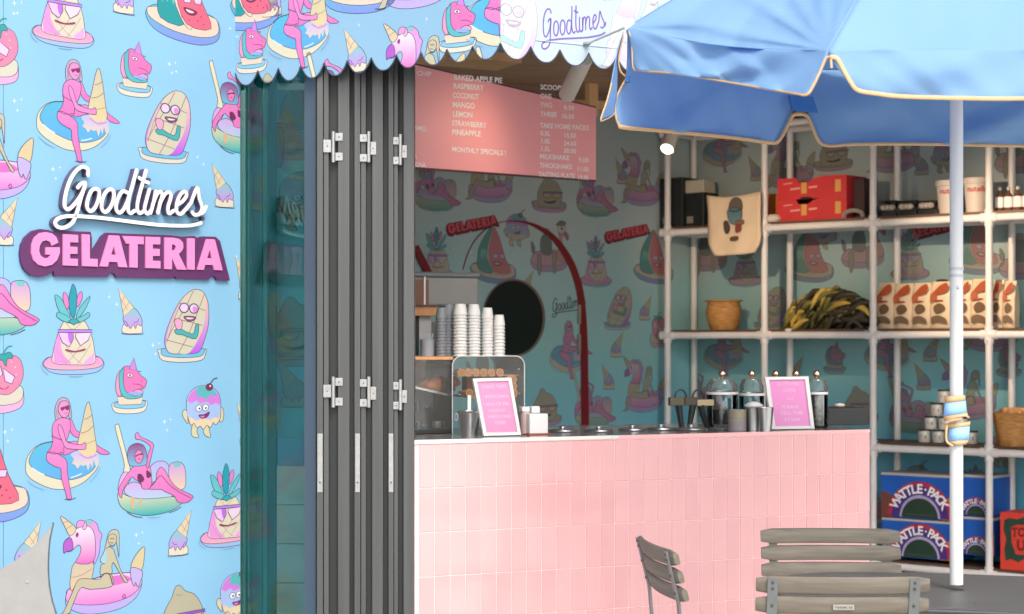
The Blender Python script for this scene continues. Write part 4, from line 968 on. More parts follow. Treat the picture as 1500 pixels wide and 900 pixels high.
# red trays
redc = mat('red_card', 'd83838', .5, base2='cc2a30', vscale=4); gold = mat('gold_print', 'e0a050', .5)
for k, (v0, v1) in enumerate(((290.5, 324), (256.5, 290))):
    zt = zS(1190, v0, .04); zb_ = Z1 if k == 0 else zt0 + .001
    hgt = .118
    e = empty('red_tray', dS(1190, .1), ('lower', 'upper')[k] + ' red card tray of the stack of two on the top shelf', 'tray', None); e.location.z = zb_
    b = MB(); a0, a1 = SP.hit(1139, 500, -.03)[0], SP.hit(1240, 500, -.03)[0]; L_ = a1 - a0
    prof = [(a0, 0), (a1, 0), (a1, hgt), (a0 + L_ * .68, hgt + .004), (a0 + L_ * .52, hgt - .008), (a0 + L_ * .46, hgt - .028), (a0 + L_ * .31, hgt - .028), (a0 + L_ * .27, hgt), (a0, hgt)]
    hole = [(a0 + L_ * .33, .004), (a0 + L_ * .52, .004), (a0 + L_ * .48, .0), (a0 + L_ * .36, .0)]
    pr_ = [(x, z + zb_) for x, z in prof]
    b.prism([pr_], SP.M, -.036, -.03); b.prism([pr_], SP.M, -.25, -.244)
    b.prism([[(a0, zb_), (a1, zb_), (a1, zb_ + .006), (a0, zb_ + .006)]], SP.M, -.244, -.036)
    for a in (a0, a1 - .006): b.prism([[(a, zb_ + .006), (a + .006, zb_ + .006), (a + .006, zb_ + hgt), (a, zb_ + hgt)]], SP.M, -.244, -.036)
    b.build('tray_body', redc, e)
    for f0, f1, h0, h1 in ((.09, .22, .085, .091), (.19, .33, .052, .062), (.46, .58, .056, .066)):
        b = MB(); b.prism([[(a0 + L_ * f0, zb_ + h0), (a0 + L_ * f1, zb_ + h0 + .003), (a0 + L_ * f1, zb_ + h1 + .003), (a0 + L_ * f0, zb_ + h1)]], SP.M, -.0298, -.029)
        b.build('tray_print', mat('tray_pink', 'e8a49c', .5), e)
    for f0, f1, h0, h1 in ((.35, .43, .03, .09), (.84, .92, .03, .095)):
        b = MB(); b.prism([[(a0 + L_ * f0, zb_ + h0), (a0 + L_ * f1, zb_ + h0), (a0 + L_ * f1, zb_ + h1), (a0 + L_ * f0, zb_ + h1)]], SP.M, -.0298, -.029)
        b.build('tray_emblem', gold, e)
    b = MB(); b.prism([[(a0 + L_ * .33, zb_ + hgt - .008 if k == 0 else zb_ + .0), (a0 + L_ * .52, zb_ + (hgt - .008 if k == 0 else .0)), (a0 + L_ * .5, zb_ + (hgt + .0 if k == 0 else .01)), (a0 + L_ * .36, zb_ + (hgt if k == 0 else .012))]], SP.M, -.0298, -.0285) if k == 1 else None
    if k == 1: b.build('hand_hole', blk, e)
    zt0 = zb_ + hgt
b = MB(); sbox(b, 1242, 1266, Z1, zS(1250, 262, .1), .1, .12); thing1('dark_carton', b, mat('maroon_card', (.05, .02, .022), .6), 'dark maroon carton to the right of the red trays', 'carton')
b = MB()
for k in range(14):
    t = k / 13 * math.pi; b.sphere(dS(1250 + 14 * math.cos(t), .03) + Vector((0, 0, Z1 - EYE + .012 + .03 * math.sin(t))), .013, 8, 5)
thing1('grey_cloth_roll', b, mat('cloth_grey', '9a8f84', .8), 'rolled grey cloth in front of the dark maroon carton', 'cloth', smooth=True)
for i, (u0, u1, lab) in enumerate(((1287, 1312, 'black low crate with white paper, next to the third upright'), (1314, 1342, 'black low crate with white paper, in the middle of the top shelf'), (1344, 1371, 'black low crate with white paper, left of the white tubs'))):
    e = empty('low_crate', dS(u0, .1), lab, 'crate', 'black crates on the top shelf'); e.location.z = Z1
    b = MB(); zt = zS(u0, 293, .05); sbox(b, u0, u1, Z1, Z1 + .03, .05, .2); sbox(b, u0, u1, Z1 + .06, zt, .12, .13); b.build('crate_body', blk, e)
    b = MB()
    for k in range(3): b.sphere(dS(u0 + 7 + k * 6, .045) + Vector((0, 0, Z1 - EYE + .048)), .021, 10, 6, (1, 1, .8))
    b.build('paper', mat('paper_white', 'b8aca0', .7), e, smooth=True)
# white tubs
def tub(u, vt, r_top, lab, txt_u0, txt_u1):
    c = SP.W(u, 500, -.13); c.z = Z1; e = empty('tub', c, lab, 'tub', None)
    zt = zS(u, vt, .13); h = zt - Z1
    b = MB(); b.lathe(c, [(r_top * .76, 0), (r_top * .95, h * .9), (r_top * .95, h * .9 + .001)], 32); b.build('tub_body', mat('tub_white', 'dcd0c4', .5), e, smooth=60)
    b = MB(); b.lathe(c, [(r_top * .98, h * .82), (r_top * 1.03, h * .84), (r_top * 1.03, h * .98), (r_top * .97, h)], 32); b.build('lid', MATS['tub_white'], e, smooth=30)
    vs, fs = text_polys('nutella', 1.0, .02); W_ = max(x for x, y in vs); b = MB(); k = .085 / W_ * 1.3
    rr = lambda z: r_top * (.76 + .19 * z / (h * .9)) + .001
    view = math.atan2(-c.y, -c.x); pts = []
    for x, y in vs:
        z = h * .60 + y * k; an = view + (x - W_ / 2) * k / rr(z); pts.append(c + Vector((rr(z) * math.cos(an), rr(z) * math.sin(an), z)))
    b.add(pts, fs); b.build('tub_lettering', mat('ink_red', 'c8281e', .6), e)
tub(1391, 265, .072, 'white plastic tub with red lettering, half behind the umbrella pole', 0, 0)
tub(1431, 261, .070, 'white plastic tub with red lettering, just right of the umbrella pole', 0, 0)
for i in range(4):
    u = 1464 + i * 13.5; c = SP.W(u, 500, -.07); c.z = Z1
    e = empty('bottle', c, ['first', 'second', 'third', 'fourth'][i] + ' small stoppered bottle with a white label right of the white tubs', 'bottle', 'small labelled bottles on the top shelf')
    b = MB(); b.lathe(c, [(.021, 0), (.022, .004), (.022, .075), (.012, .09), (.009, .092), (.009, .105)], 16); b.build('bottle_body', mat('amber', (.16, .07, .03), .15), e, smooth=60)
    b = MB(); b.lathe(c, [(.0226, .018), (.0226, .072)], 16, cap=False); b.build('label_band', ink_w, e, smooth=True)
    b = MB(); b.sphere(c + Vector((0, 0, .115)), .011, 10, 8); b.build('stopper', mat('stopper', 'd0c4b4', .3), e, smooth=True)

# ---- second shelf
wick = mat('wicker', 'd09a58', .7, base2='a87038', vscale=24, stretch=(1, 1, 5), bump=.9, bscale=70)
c = SP.W(1060, 500, -.12); c.z = Z2
pot = empty('wicker_pot', c, 'rounded orange wicker pot with a thin rim on the middle shelf', 'pot')
h = zS(1060, 441, .12) - Z2; b = MB(); b.lathe(c, [(.078, 0), (.095, h * .3), (.103, h * .6), (.092, h * .95), (.096, h), (.088, h), (.08, h * .9), (.001, h * .88)], 32); b.build('pot_body', wick, pot, smooth=50)
b = MB(); b.tube([c + Vector((.105 * math.cos(t * math.pi / 16), .105 * math.sin(t * math.pi / 16), h)) for t in range(32)], .005, 6, closed=True); b.tube([c + Vector((.04 * math.cos(t) + .02, -.105, h + .01)) * 1 for t in []] or [c + Vector((-.12, 0, h - .002)), c + Vector((-.09, 0, h))], .004, 6); b.build('rim', wick, pot, smooth=True)
# dark and golden bunch
bn = empty('dried_bunch', SP.w(SP.hit(1212, 500)[0], Z2, -.1), 'heaped bunch of dark and golden finger-shaped fronds on the middle shelf', 'dried plants')
gm = [mat('frond_gold', (.50, .33, .06), .5, var=.3), mat('frond_dark', (.05, .04, .02), .5), mat('frond_olive', (.17, .15, .03), .5, var=.3)]
rnd = random.Random(3)
for i in range(230):
    u = rnd.uniform(1154, 1271); top = 487 - 62 * math.sqrt(max(0, 1 - ((u - 1212) / 66) ** 2)) * (0.9 if u < 1190 else 1)
    v = rnd.uniform(top + 6, 482); bk = rnd.uniform(.0, .2); c = SP.W(u, v, -bk)
    an = rnd.uniform(-.4, .5) + (u - 1212) / 90; L_ = rnd.uniform(.05, .085)
    d = SP.t * math.cos(an - .6) + Vector((0, 0, math.sin(an - .6) * -1)) + SP.n * rnd.uniform(-.2, .3); d.normalize(); sdv = Vector((0, 0, 1)) * rnd.uniform(.012, .03)
    b = MB(); b.tube([c - d * L_ , c - d * L_ * .5 + sdv, c + sdv * 1.2, c + d * L_ * .5 + sdv, c + d * L_], [.004, .015, .019, .014, .004], 6)
    b.build('frond', gm[rnd.choice((0, 1, 1, 2, 2))] if u < 1225 or rnd.random() < .4 else gm[1], bn, smooth=True)
b = MB(); b.sphere(SP.W(1156, 484, .0), .016, 10, 6, (1.6, 1, .7)); thing1('pebble', b, MATS['cloth_white'], 'small white dish at the left foot of the dark and golden bunch', 'dish', smooth=True)
# coffee bags
bagm = mat('bag_cream', 'd8c0a0', .45, var=.06, bump=.3, bscale=25)
motif('printed_bag_art', 1, 0, 0, [('n', 'd8602c', '-4,-30 2,-36 10,-38 11,-28 4,-22 -6,-20 -11,-14 -12,-20'), ('n', 'e07848', '-12,-22 -4,-20 -5,-12 -12,-10'), ('n', '8a6a48', '-8,-2 -2,-8 5,-6 8,0 3,6 -5,7'), ('n', '94785a', '-10,12 0,10 9,15 10,22 -3,20 -10,22'), ('n', 'c85838', '-7,-13 4,-13 4,-11 -7,-10')])
bags = [(1283.5, 1307.5, 415, 'first coffee bag from the left on the middle shelf'), (1308, 1334.5, 416, 'second coffee bag from the left on the middle shelf'), (1335, 1361, 415, 'third coffee bag from the left on the middle shelf'), (1361.5, 1391, 413, 'fourth coffee bag from the left, touching the umbrella pole'),
        (1404, 1420.5, 411, 'coffee bag half hidden just right of the umbrella pole'), (1421, 1449, 409, 'brightly lit coffee bag straddling the fourth upright'), (1452, 1467, 410, 'narrow side-on coffee bag right of the fourth upright'), (1468, 1485, 412, 'last crinkled coffee bag at the right of the row')]
for (u0, u1, vt, lab) in bags:
    bk = .05; a0, a1 = SP.hit(u0, 500, -bk)[0], SP.hit(u1, 500, -bk)[0]; zt = zS(u0, vt, bk); h = zt - Z2; w_ = a1 - a0; ac = (a0 + a1) / 2
    e = empty('coffee_bag', SP.w(ac, Z2, -bk - .04), lab, 'bag', 'coffee bags in a row'); 
    b = MB(); rows = []; NX = 8
    for k, (fz, dep, wd) in enumerate(((0, .034, .97), (.04, .038, 1), (.3, .04, 1.0), (.6, .036, .99), (.8, .026, .98), (.92, .012, .98), (1.0, .003, .97))):
        for s_ in range(2 * NX):
            if s_ < NX: t = s_ / (NX - 1) * 2 - 1; nn = dep * (1 - .25 * t * t); aa = t
            else: t = 1 - (s_ - NX) / (NX - 1) * 2; nn = -dep * (1 - .25 * t * t); aa = t
            rows.append(SP.w(ac + aa * w_ / 2 * wd, Z2 + .001 + fz * h, -bk - .04 + nn + rnd.uniform(-.0012, .0012)))
    n_ = 2 * NX; fs = [(r * n_ + i, r * n_ + (i + 1) % n_, (r + 1) * n_ + (i + 1) % n_, (r + 1) * n_ + i) for r in range(6) for i in range(n_)] + [tuple(range(n_))[::-1], tuple(6 * n_ + i for i in range(n_))]
    b.add(rows, fs); b.build('bag_body', bagm, e, smooth=40)
    k = w_ / 27; o = put_print(SP, e, 'printed_bag_art', (u0 + u1) / 2, 0, k, h / 66, None, ink, off=0)
    o.matrix_basis = Matrix.Translation(-Vector(e.location)) @ SP.M @ Matrix.Translation((ac, Z2 + h * .42, -bk + .003)) @ Matrix.Rotation(-.05, 4, 'X') @ Matrix.Diagonal((k, h / 66 * .95, 1, 1))
b = MB(); c = SP.W(1380, 500, -.18); c.z = Z2; b.lathe(c, [(.045, 0), (.05, .2), (.03, .255), (.02, .26)], 16); thing1('dark_jar', b, blk, 'dark jar showing behind the fourth coffee bag', 'jar', smooth=40)

# ---- third shelf: tins and basket
tinm = mat('tin_cream', 'd4ccc0', .35, metal=.1, var=.08, vscale=40); lidm = mat('tin_lid', (.06, .055, .05), .4, metal=.4)
tins = [(1354, 636, 0), (1374.5, 636, 0), (1398, 636, 0), (1423, 636, 0), (1363.5, 617, 1), (1384, 617, 1), (1409, 617, 1), (1372.5, 596, 2), (1394, 596, 2), (1383, 576, 3)]
ts = .0665
names = ['bottom left tin of the stack', 'second tin of the bottom row in the stack', 'bottom tin hidden by the pole strap', 'bottom right tin of the stack, right of the pole', 'left tin of the second row in the stack', 'middle tin of the second row in the stack', 'right tin of the second row, behind the pole strap', 'left tin of the third row in the stack', 'right tin of the third row, behind the pole', 'topmost tin of the stack']
for (u, v, r), lab in zip(tins, names):
    c = SP.W(u, 500, -.1); c.z = Z3 + r * (ts + .0035); e = empty('tin', c, lab, 'tin', 'stacked tins on the lower shelf')
    b = MB(); b.lathe(c, [(.031, .001), (.032, .003), (.032, ts - .004), (.031, ts - .002)], 20); b.build('tin_body', tinm, e, smooth=50)
    b = MB(); b.lathe(c, [(.0325, ts - .006), (.0335, ts - .003), (.0335, ts + .002), (.03, ts + .003)], 20); b.build('lid', lidm, e, smooth=30)
    b = MB(); an = math.atan2(-c.y, -c.x); 
    for a_, z_, r_, m_ in ((an + .2, .03, .011, 0), (an - .5, .036, .007, 0)):
        b.sphere(c + Vector((.031 * math.cos(a_), .031 * math.sin(a_), z_)), r_, 8, 5, (.35, .35, 1))
    b.build('label_motif', mat('tin_print', '6a4c40', .5, base2='c08080', vscale=60), e, smooth=True)
c = SP.W(1487, 500, -.12); c.z = Z3; bk_ = empty('wicker_basket', c, 'flared orange wicker basket on the lower shelf at the right edge', 'basket')
h = zS(1487, 604, .12) - Z3; b = MB(); b.lathe(c, [(.085, 0), (.10, h * .5), (.115, h * .9), (.125, h), (.115, h), (.105, h * .85), (.001, h * .84)], 28); b.build('basket_body', wick, bk_, smooth=50)
b = MB()
for i in range(26):
    t = rnd.uniform(0, 6.28); r_ = rnd.uniform(0, .09); b.sphere(c + Vector((r_ * math.cos(t), r_ * math.sin(t), h * .93 + rnd.uniform(0, .02))), .02, 8, 5)
b.build('filling', mat('filling', 'e0a468', .7, var=.15, vscale=30), bk_, smooth=True)

# ---- lowest shelf: printed packs
pkb = mat('pack_blue', '1c62c0', .4, base2='1a50a8', vscale=3); edge_w = mat('pack_edge', 'c0b4ae', .6)
def pack(u0, u1, v0, v1, lab, bk=.02, text=True, hide=0):
    a0, a1 = SP.hit(u0, 500, -bk)[0], SP.hit(u1, 500, -bk)[0]; zt, zb_ = zS(u0, v0, bk), max(Z4 + .0005, zS(u0, v1, bk)) 
    e = empty('printed_pack', SP.w((a0 + a1) / 2, zb_, -bk - .1), lab, 'carton', 'blue printed cartons on the lowest shelf')
    b = MB(); b.prism([[(a0, zb_), (a1, zb_), (a1, zt), (a0, zt)]], SP.M, -bk - .22, -bk); b.build('carton_body', pkb, e)
    b = MB(); b.prism([[(a0 - .001, zt - .012), (a1 + .001, zt - .012), (a1 + .001, zt + .0005), (a0 - .001, zt + .0005)]], SP.M, -bk - .221, -bk + .001); b.build('carton_rim', edge_w, e)
    H_ = zt - zb_ - .012; W_ = a1 - a0; cx = (a0 + a1) / 2 + W_ * .03; R = min(H_ * .84, W_ * .40); zc = zb_ + H_ * .02
    def shape(pts, colr, n):
        b = MB(); pts = clip_poly(pts, [(0, 0, 0)] * len(pts), [(a0, zb_), (a1, zb_), (a1, zt - .012), (a0, zt - .012)])[0]
        b.prism([pts], SP.M, -bk + n - .0004, -bk + n); b.build('carton_print', mat('pk_' + colr, colr, .5, var=.12, vscale=25), e)
    arc = lambda r, k=20, sx=1.0: [(cx + r * sx * math.cos(math.pi * i / k), zc + r * math.sin(math.pi * i / k)) for i in range(k + 1)]
    sx = .98
    shape([(a0, zb_), (cx - R * sx, zb_), (cx - R * .8, zb_ + H_ * .5), (a0, zb_ + H_ * .62)], '7a4030', .0006)
    shape([(a1, zb_), (cx + R * .7, zb_), (cx + R * .9, zb_ + H_ * .5), (a1, zb_ + H_ * .6)], 'd07838', .0006)
    shape(arc(R * 1.12, sx=sx), 'b82848', .0009); shape(arc(R * .98, sx=sx), '4a2c80', .0012)
    shape(arc(R * .70, sx=sx), 'b8a8cc', .0015); shape(arc(R * .60, sx=sx * 1.05), '243c2c', .0018)
    shape([(cx - R * .5, zb_ + H_ * .07), (cx + R * .45, zb_ + H_ * .07), (cx + R * .45, zb_ + H_ * .11), (cx - R * .5, zb_ + H_ * .11)], '3c4a38', .0021)
    word = 'WATTLE·PACK'; n = len(word); b = MB()
    for i, ch in enumerate(word):
        an = math.radians(150 - i * (120 / (n - 1))); vs, fs = text_polys(ch, 1.0, .03, 'CENTER'); s_ = R * .40; px_, pz_ = cx + R * .82 * sx * math.cos(an), zc + R * .76 * math.sin(an)
        ro = an - math.pi / 2; b.add([SP.w(px_ + (x * math.cos(ro) - y * math.sin(ro)) * s_, pz_ + (x * math.sin(ro) + y * math.cos(ro)) * s_, -bk + .0026) for x, y in vs], fs)
    b.build('carton_lettering', ink_w, e)
pack(1292, 1400, 758, 813.5, 'lower of the two blue arch-printed cartons left of the umbrella pole'); pack(1291, 1399, 692, 756, 'upper of the two blue arch-printed cartons left of the umbrella pole')
pack(1401.5, 1456, 756, 811, 'lower of the two blue arch-printed cartons right of the umbrella pole', .05); pack(1401.5, 1455, 695, 754, 'upper of the two blue arch-printed cartons right of the umbrella pole', .05)
rb = empty('red_carton', SP.w(SP.hit(1490, 500)[0], Z4, -.1), 'red carton with a ragged dark green frame at the lower right edge', 'carton')
b = MB(); sbox(b, 1465, 1532, Z4, zS(1465, 750, .0), .0, .2); b.build('carton_body', mat('pk_red', 'e04030', .5, var=.05), rb)
prb = lambda lst, colr, n: (lambda b: (prism_px(b, SP, lst, n - .0004, n), b.build('carton_print', mat('pk_' + colr, colr, .6, var=.2, vscale=40), rb)))(MB())
prb(S('1471,762 1478,759 1490,761 1502,757 1530,758 1530,822 1512,824 1500,819 1492,824 1481,819 1473,822 1471,805 1474,790 1470,776'), '24402e', .0012)
prb(S('1481,772 1490,769 1515,770 1524,772 1522,812 1505,814 1488,812 1482,795'), 'd83c2c', .0016)
b = MB(); px_text(b, SP, 'TOO', 1482, 786, 1515, 13, 0, .05, .0022); px_text(b, SP, 'US', 1489, 806, 1512, 15, 0, .05, .0022); b.build('carton_lettering', mat('pk_brown', '7c1c14', .6), rb)
# ================================================================== ON THE COUNTER
def CT(u, back): p = VC.W(u, 500, -back); p.z = ZC; return p
def zc_at(u, v, back): return VC.hit(u, v, -back)[1]
acr = glass('acrylic', (.95, .96, .95), 1.4, 1.0, dirt=.03); cl = glass('clear_glass', (.9, .92, .91), 1.5, 1.2)
oak = mat('oak_board', 'c08858', .5, var=.15, vscale=6, stretch=(8, 1, 1))
def vbox(mb, u0, u1, z0, z1, back, depth, bev=0.0):
    a0, a1 = VC.hit(u0, 500, -back)[0], VC.hit(u1, 500, -back)[0]
    mb.obox(VC.w((a0 + a1) / 2, (z0 + z1) / 2, -back - depth / 2), VC.t * ((a1 - a0) / 2), VC.n * (depth / 2), (0, 0, (z1 - z0) / 2), bev); return a0, a1
BK = .34
ztop = zc_at(700, 522.5, BK)
# glass display on the left with pastries
dc = empty('pastry_cabinet', CT(640, BK + .15), 'glass cabinet with a wooden shelf edge and pastries, next to the folding doors', 'cabinet')
b = MB(); vbox(b, 560, 664, ztop - .012, ztop, BK, .36, .002); b.build('top_board', oak, dc)
b = MB(); vbox(b, 561, 661, ZC + .001, ZC + .015, BK, .34, .002); b.build('base', blk, dc)
b = MB(); vbox(b, 561, 660, ZC + .016, ztop - .013, BK - .001, .004); b.build('pane', acr, dc)
b = MB(); vbox(b, 561, 660, ZC + .016, ztop - .013, BK + .335, .004); b.build('pane', mat('cabinet_back', 'a89e94', .4, var=.1), dc)
for u in (626, 641, 655):
    b = MB(); vbox(b, u, u + 1.4, ZC + .016, zc_at(u, 604, BK), BK + .3, .01); b.build('divider', mat('mid_grey', '6e6862', .4), dc)
zt_ = zc_at(640, 574, BK + .1)
b = MB(); p = [VC.W(590, 562, -BK - .02), VC.W(655, 577, -BK - .02), VC.W(660, 577, -BK - .30), VC.W(596, 562, -BK - .30)]
b.add(p + [q + Vector((0, 0, -.008)) for q in p], [(0, 1, 2, 3), (7, 6, 5, 4), (0, 4, 5, 1), (1, 5, 6, 2), (2, 6, 7, 3), (3, 7, 4, 0)]); b.build('tray', steel, dc)
pm = mat('pastry', 'b8703a', .6, base2='8a4a20', vscale=35, bump=.4, bscale=60)
for i, (u, v, r) in enumerate(((655, 557, .034), (645, 561, .03), (634, 562, .026), (651, 566, .028), (624, 561, .02))):
    e = empty('pastry', VC.W(u, v, -BK - .12), ['largest golden pastry at the right of the cabinet tray', 'second golden pastry from the right on the cabinet tray', 'middle golden pastry on the cabinet tray', 'lower front golden pastry on the cabinet tray', 'smallest golden pastry at the left of the cabinet tray'][i], 'pastry', 'pastries in the glass cabinet')
    b = MB(); c = VC.W(u, v, -BK - .12); b.tube([c + VC.t * (k - 3) / 3 * r * 1.5 + Vector((0, 0, -abs(k - 3) * .004)) for k in range(7)], [r * .2, r * .6, r * .85, r, r * .85, r * .6, r * .2], 10); b.build('crust', pm, e, smooth=True)
for i, (u, v, w_, h_, lab) in enumerate(((612, 598, 9, 17, 'tall dark jar inside the cabinet, next to the folding doors'), (613, 627, 10, 10, 'short dark pot at the cabinet bottom, next to the folding doors'), (640, 622, 14, 10, 'grey lidded dish at the bottom middle of the cabinet'))):
    c = VC.W(u, 500, -BK - .1); c.z = ZC + .017 if i else ZC + .075; r_ = w_ / 2 / 2600 * c.y
    b = MB(); b.lathe(c, [(r_ * .9, 0), (r_, .01), (r_, h_ / 2600 * c.y * .8), (r_ * .8, h_ / 2600 * c.y)], 16); thing1('pot', b, [mat('slate_pot', (.05, .07, .08), .3), mat('slate_pot', (.05, .07, .08), .3), mat('grey_dish', '6a645e', .3)][i], lab, 'pot', smooth=40)
# rounded acrylic cone box
ab = empty('acrylic_cone_box', CT(716, BK), 'clear rounded acrylic box filled with waffle cones, behind the left pink sign', 'display box')
def rrect(pl, u0, u1, v0, v1, r, n_=6, off=0):
    a0, z1 = pl.hit(u0, v0, off); a1, z0 = pl.hit(u1, v1, off); out = [(a1, z0), (a1, z1 - r)]
    for k in range(1, n_ + 1): t = math.pi / 2 * k / n_; out.append((a1 - r + r * math.cos(t), z1 - r + r * math.sin(t)))
    for k in range(0, n_ + 1): t = math.pi / 2 + math.pi / 2 * k / n_; out.append((a0 + r + r * math.cos(t), z1 - r + r * math.sin(t)))
    out.append((a0, z0)); return out
zb_px = 633
ro = rrect(VC, 662.5, 768, 522, zb_px, .035, off=-BK + .02); ri = [(x + (.004 if x < sum(p[0] for p in ro) / len(ro) else -.004), z - (.004 if z > ZC + .03 else -.0)) for x, z in ro]
b = MB(); b.prism([ro], VC.M, -BK + .016, -BK + .02); b.build('front_pane', acr, ab)
b = MB()
for i in range(len(ro) - 1):
    b.prism([[ri[i], ro[i], ro[i + 1], ri[i + 1]]], VC.M, -BK - .26, -BK + .015)
b.build('shell', glass('acrylic_shell', (.86, .88, .86), 1.3, 1.0, .08, dirt=.06), ab)
b = MB()
for q in strip(ro, .0035, False): b.prism([q], VC.M, -BK + .0205, -BK + .022)
b.build('shell_rim', glass('acrylic_rim', (.85, .86, .84), 1.8, 2.5, .1, dirt=.45), ab)
for u, v in ((673, 541), (760, 541), (673, 579), (761, 577)):
    b = MB(); b.sphere(VC.W(u, v, -BK + .026), .0035, 8, 6); b.build('screw', bright, ab, smooth=True)
cone_m = mat('waffle', 'e0a468', .6, base2='c8874c', vscale=60, bump=.3)
ci = 0
for r, (v, us) in enumerate(((546, (676, 686, 697, 708.5, 720, 732.5)), (556.5, (747, 752)), (566, (752,)), (576, (688, 753)))):
    for u in us:
        c = VC.W(u, v, -BK - .02); b = MB()
        prof = [(.0145, 0), (.0155, .002), (.0135, .004), (.0125, -.0)]; dirn = -VC.n
        b.tube([c, c + dirn * .006, c + dirn * .05, c + dirn * .11], [.0150, .0145, .010, .003], 14); k = b.build('waffle_cone', cone_m, ab, smooth=50)
        b = MB(); b.tube([c - dirn * .0006, c + dirn * .001], [.0115, .0115], 14); o = b.build('cone_inside', mat('waffle_dark', 'b87840', .7), ab)
        ci += 1
b = MB(); vbox(b, 669, 760, zc_at(700, 551.5, BK), zc_at(700, 550, BK), BK + .03, .2); vbox(b, 686, 757, zc_at(700, 583, BK), zc_at(700, 580, BK), BK + .03, .2); b.build('cone_shelf', mat('cone_shelf', 'c8925c', .5), ab)
b = MB(); vbox(b, 684, 745, zc_at(700, 580, BK), zc_at(700, 553, BK), BK + .12, .05); b.build('inner_carton', mat('brown_card', '8a5a34', .7, var=.2), ab)
# paper cup stacks
cupw = mat('cup_white', 'ccc8c2', .5); cupg = mat('cup_grey', (.2, .21, .22), .5)
for i, (u, vt, r, bk, m_, lab) in enumerate(((647, 451, .022, .44, cupg, 'leftmost dark grey stack of paper cups'), (657.5, 446, .023, .44, cupg, 'dark grey stack of paper cups beside the tall white one'), (674, 445.5, .0255, .38, cupw, 'widest white stack of paper cups, left of the white ones'),
                                     (694, 446, .024, .40, cupw, 'second white stack of paper cups from the left'), (714, 451, .0215, .40, cupw, 'third white stack of paper cups, slightly lower'), (731, 461.5, .0215, .40, cupw, 'rightmost and lowest stack of paper cups'))):
    c = CT(u, bk); c.z = ztop + .0005; e = empty('paper_cup_stack', c, lab, 'cups', None); top = zc_at(u, vt, bk) - c.z; n_ = max(3, int((top - .04) / .0115)); st = (top - .04) / n_
    b = MB()
    prof = [(r * 1.02, 0)]
    for k in range(n_): z = k * st; prof += [(r * 1.07, z + .0005), (r * 1.08, z + .0042), (r * .93, z + .0050), (r * .90, z + st * .95)]
    b.lathe(c, prof, 22); b.build('cup_rims', m_, e, smooth=25)
    b = MB(); b.lathe(c, [(r * 1.04, n_ * st), (r * 1.04, n_ * st + .003), (r * .78, top - .001), (r * .74, top), (r * .70, top - .003)], 22); b.build('top_cup', m_, e, smooth=25)
# grey holder with spatulas, left
c = CT(626, .45); c.z = ztop + .0005; e = empty('spatula_holder', c, 'grey holder with upright spatulas on the cabinet top', 'holder')
b = MB(); b.lathe(c, [(.024, 0), (.026, .06), (.027, .062), (.024, .062), (.022, .03), (.001, .03)], 18); b.build('holder_body', mat('holder_grey', '8c9096', .4), e, smooth=40)
for k in range(5): b = MB(); q = c + Vector((-.016 + k * .008, rnd.uniform(-.01, .01), .05)); b.obox(q + Vector((0, 0, .012)), (.0025, 0, 0), (0, .001, 0), (.001 * k, 0, .022)); b.build('spatula', MATS['holder_grey'], e)
e = empty('wall_rack', CT(618, .62), 'timber and grey rack behind the paper cups, next to the folding doors', 'rack')
for (u0, u1, v0, v1, m_) in ((560, 643, 449, 463, oak), (560, 614, 463, 521, blk), (614, 632, 461, 500, mat('light_grey', 'b8b4ae', .5)), (632, 643, 472, 521, mat('mid_grey', '6e6862', .4))):
    b = MB(); vbox(b, u0, u1, max(zc_at(600, v1, .62), ztop), zc_at(600, v0, .62), .60 if v0 < 455 else .63, .12, .002); b.build('rack_panel', m_, e)
e = empty('storage_bin', CT(655, .6), 'translucent grey plastic bin with a lid above the paper cups', 'bin'); e.location.z = zc_at(655, 449, .58)
b = MB(); vbox(b, 580, 702, zc_at(655, 449, .58), zc_at(655, 404, .58), .58, .25, .01); b.build('bin_body', mat('bin_plastic', '8f8a85', .25, base2='9a948c', vscale=6, transl=.3), e)
b = MB(); vbox(b, 576, 705, zc_at(655, 407, .58) + .001, zc_at(655, 399, .58), .57, .27, .006); b.build('lid', mat('bin_lid', '5c615e', .3), e)
b = MB(); vbox(b, 600, 628, zc_at(655, 447, .58), zc_at(655, 410, .58), .575, .004, .0); b.build('brown_contents', mat('brown_contents', '6a4434', .6), e)
b = MB(); vbox(b, 621, 623.5, zc_at(655, 447, .58), zc_at(655, 402, .58), .572, .003); b.build('edge_strip', mat('pale_edge', 'd0c4b8', .3), e)
# steel bucket
c = CT(687.5, .17); e = empty('small_bucket', c, 'small steel bucket with ring handles in front of the cone box', 'bucket'); h = zc_at(687, 602, .17) - ZC
b = MB(); b.lathe(c, [(.028, 0), (.029, .004), (.0385, h * .9), (.044, h * .97), (.046, h), (.043, h), (.036, h * .8), (.026, .01), (.001, .008)], 30); b.build('bucket_body', steel, e, smooth=40)
for s_ in (-1, 1): b = MB(); q = c + Vector((s_ * .046, 0, h * .86)); b.tube([q + Vector((s_ * .006 * math.sin(t), 0, .012 * math.cos(t) - .01)) for t in [k * math.pi / 5 for k in range(10)]], .0018, 6, closed=True); b.build('ring_handle', steel, e, smooth=True)
b = MB(); b.obox(c + Vector((.0, .0, h + .02)), (.006, 0, 0), (0, .002, 0), (0, 0, .035)); b.build('spoon_handle', steel, e)
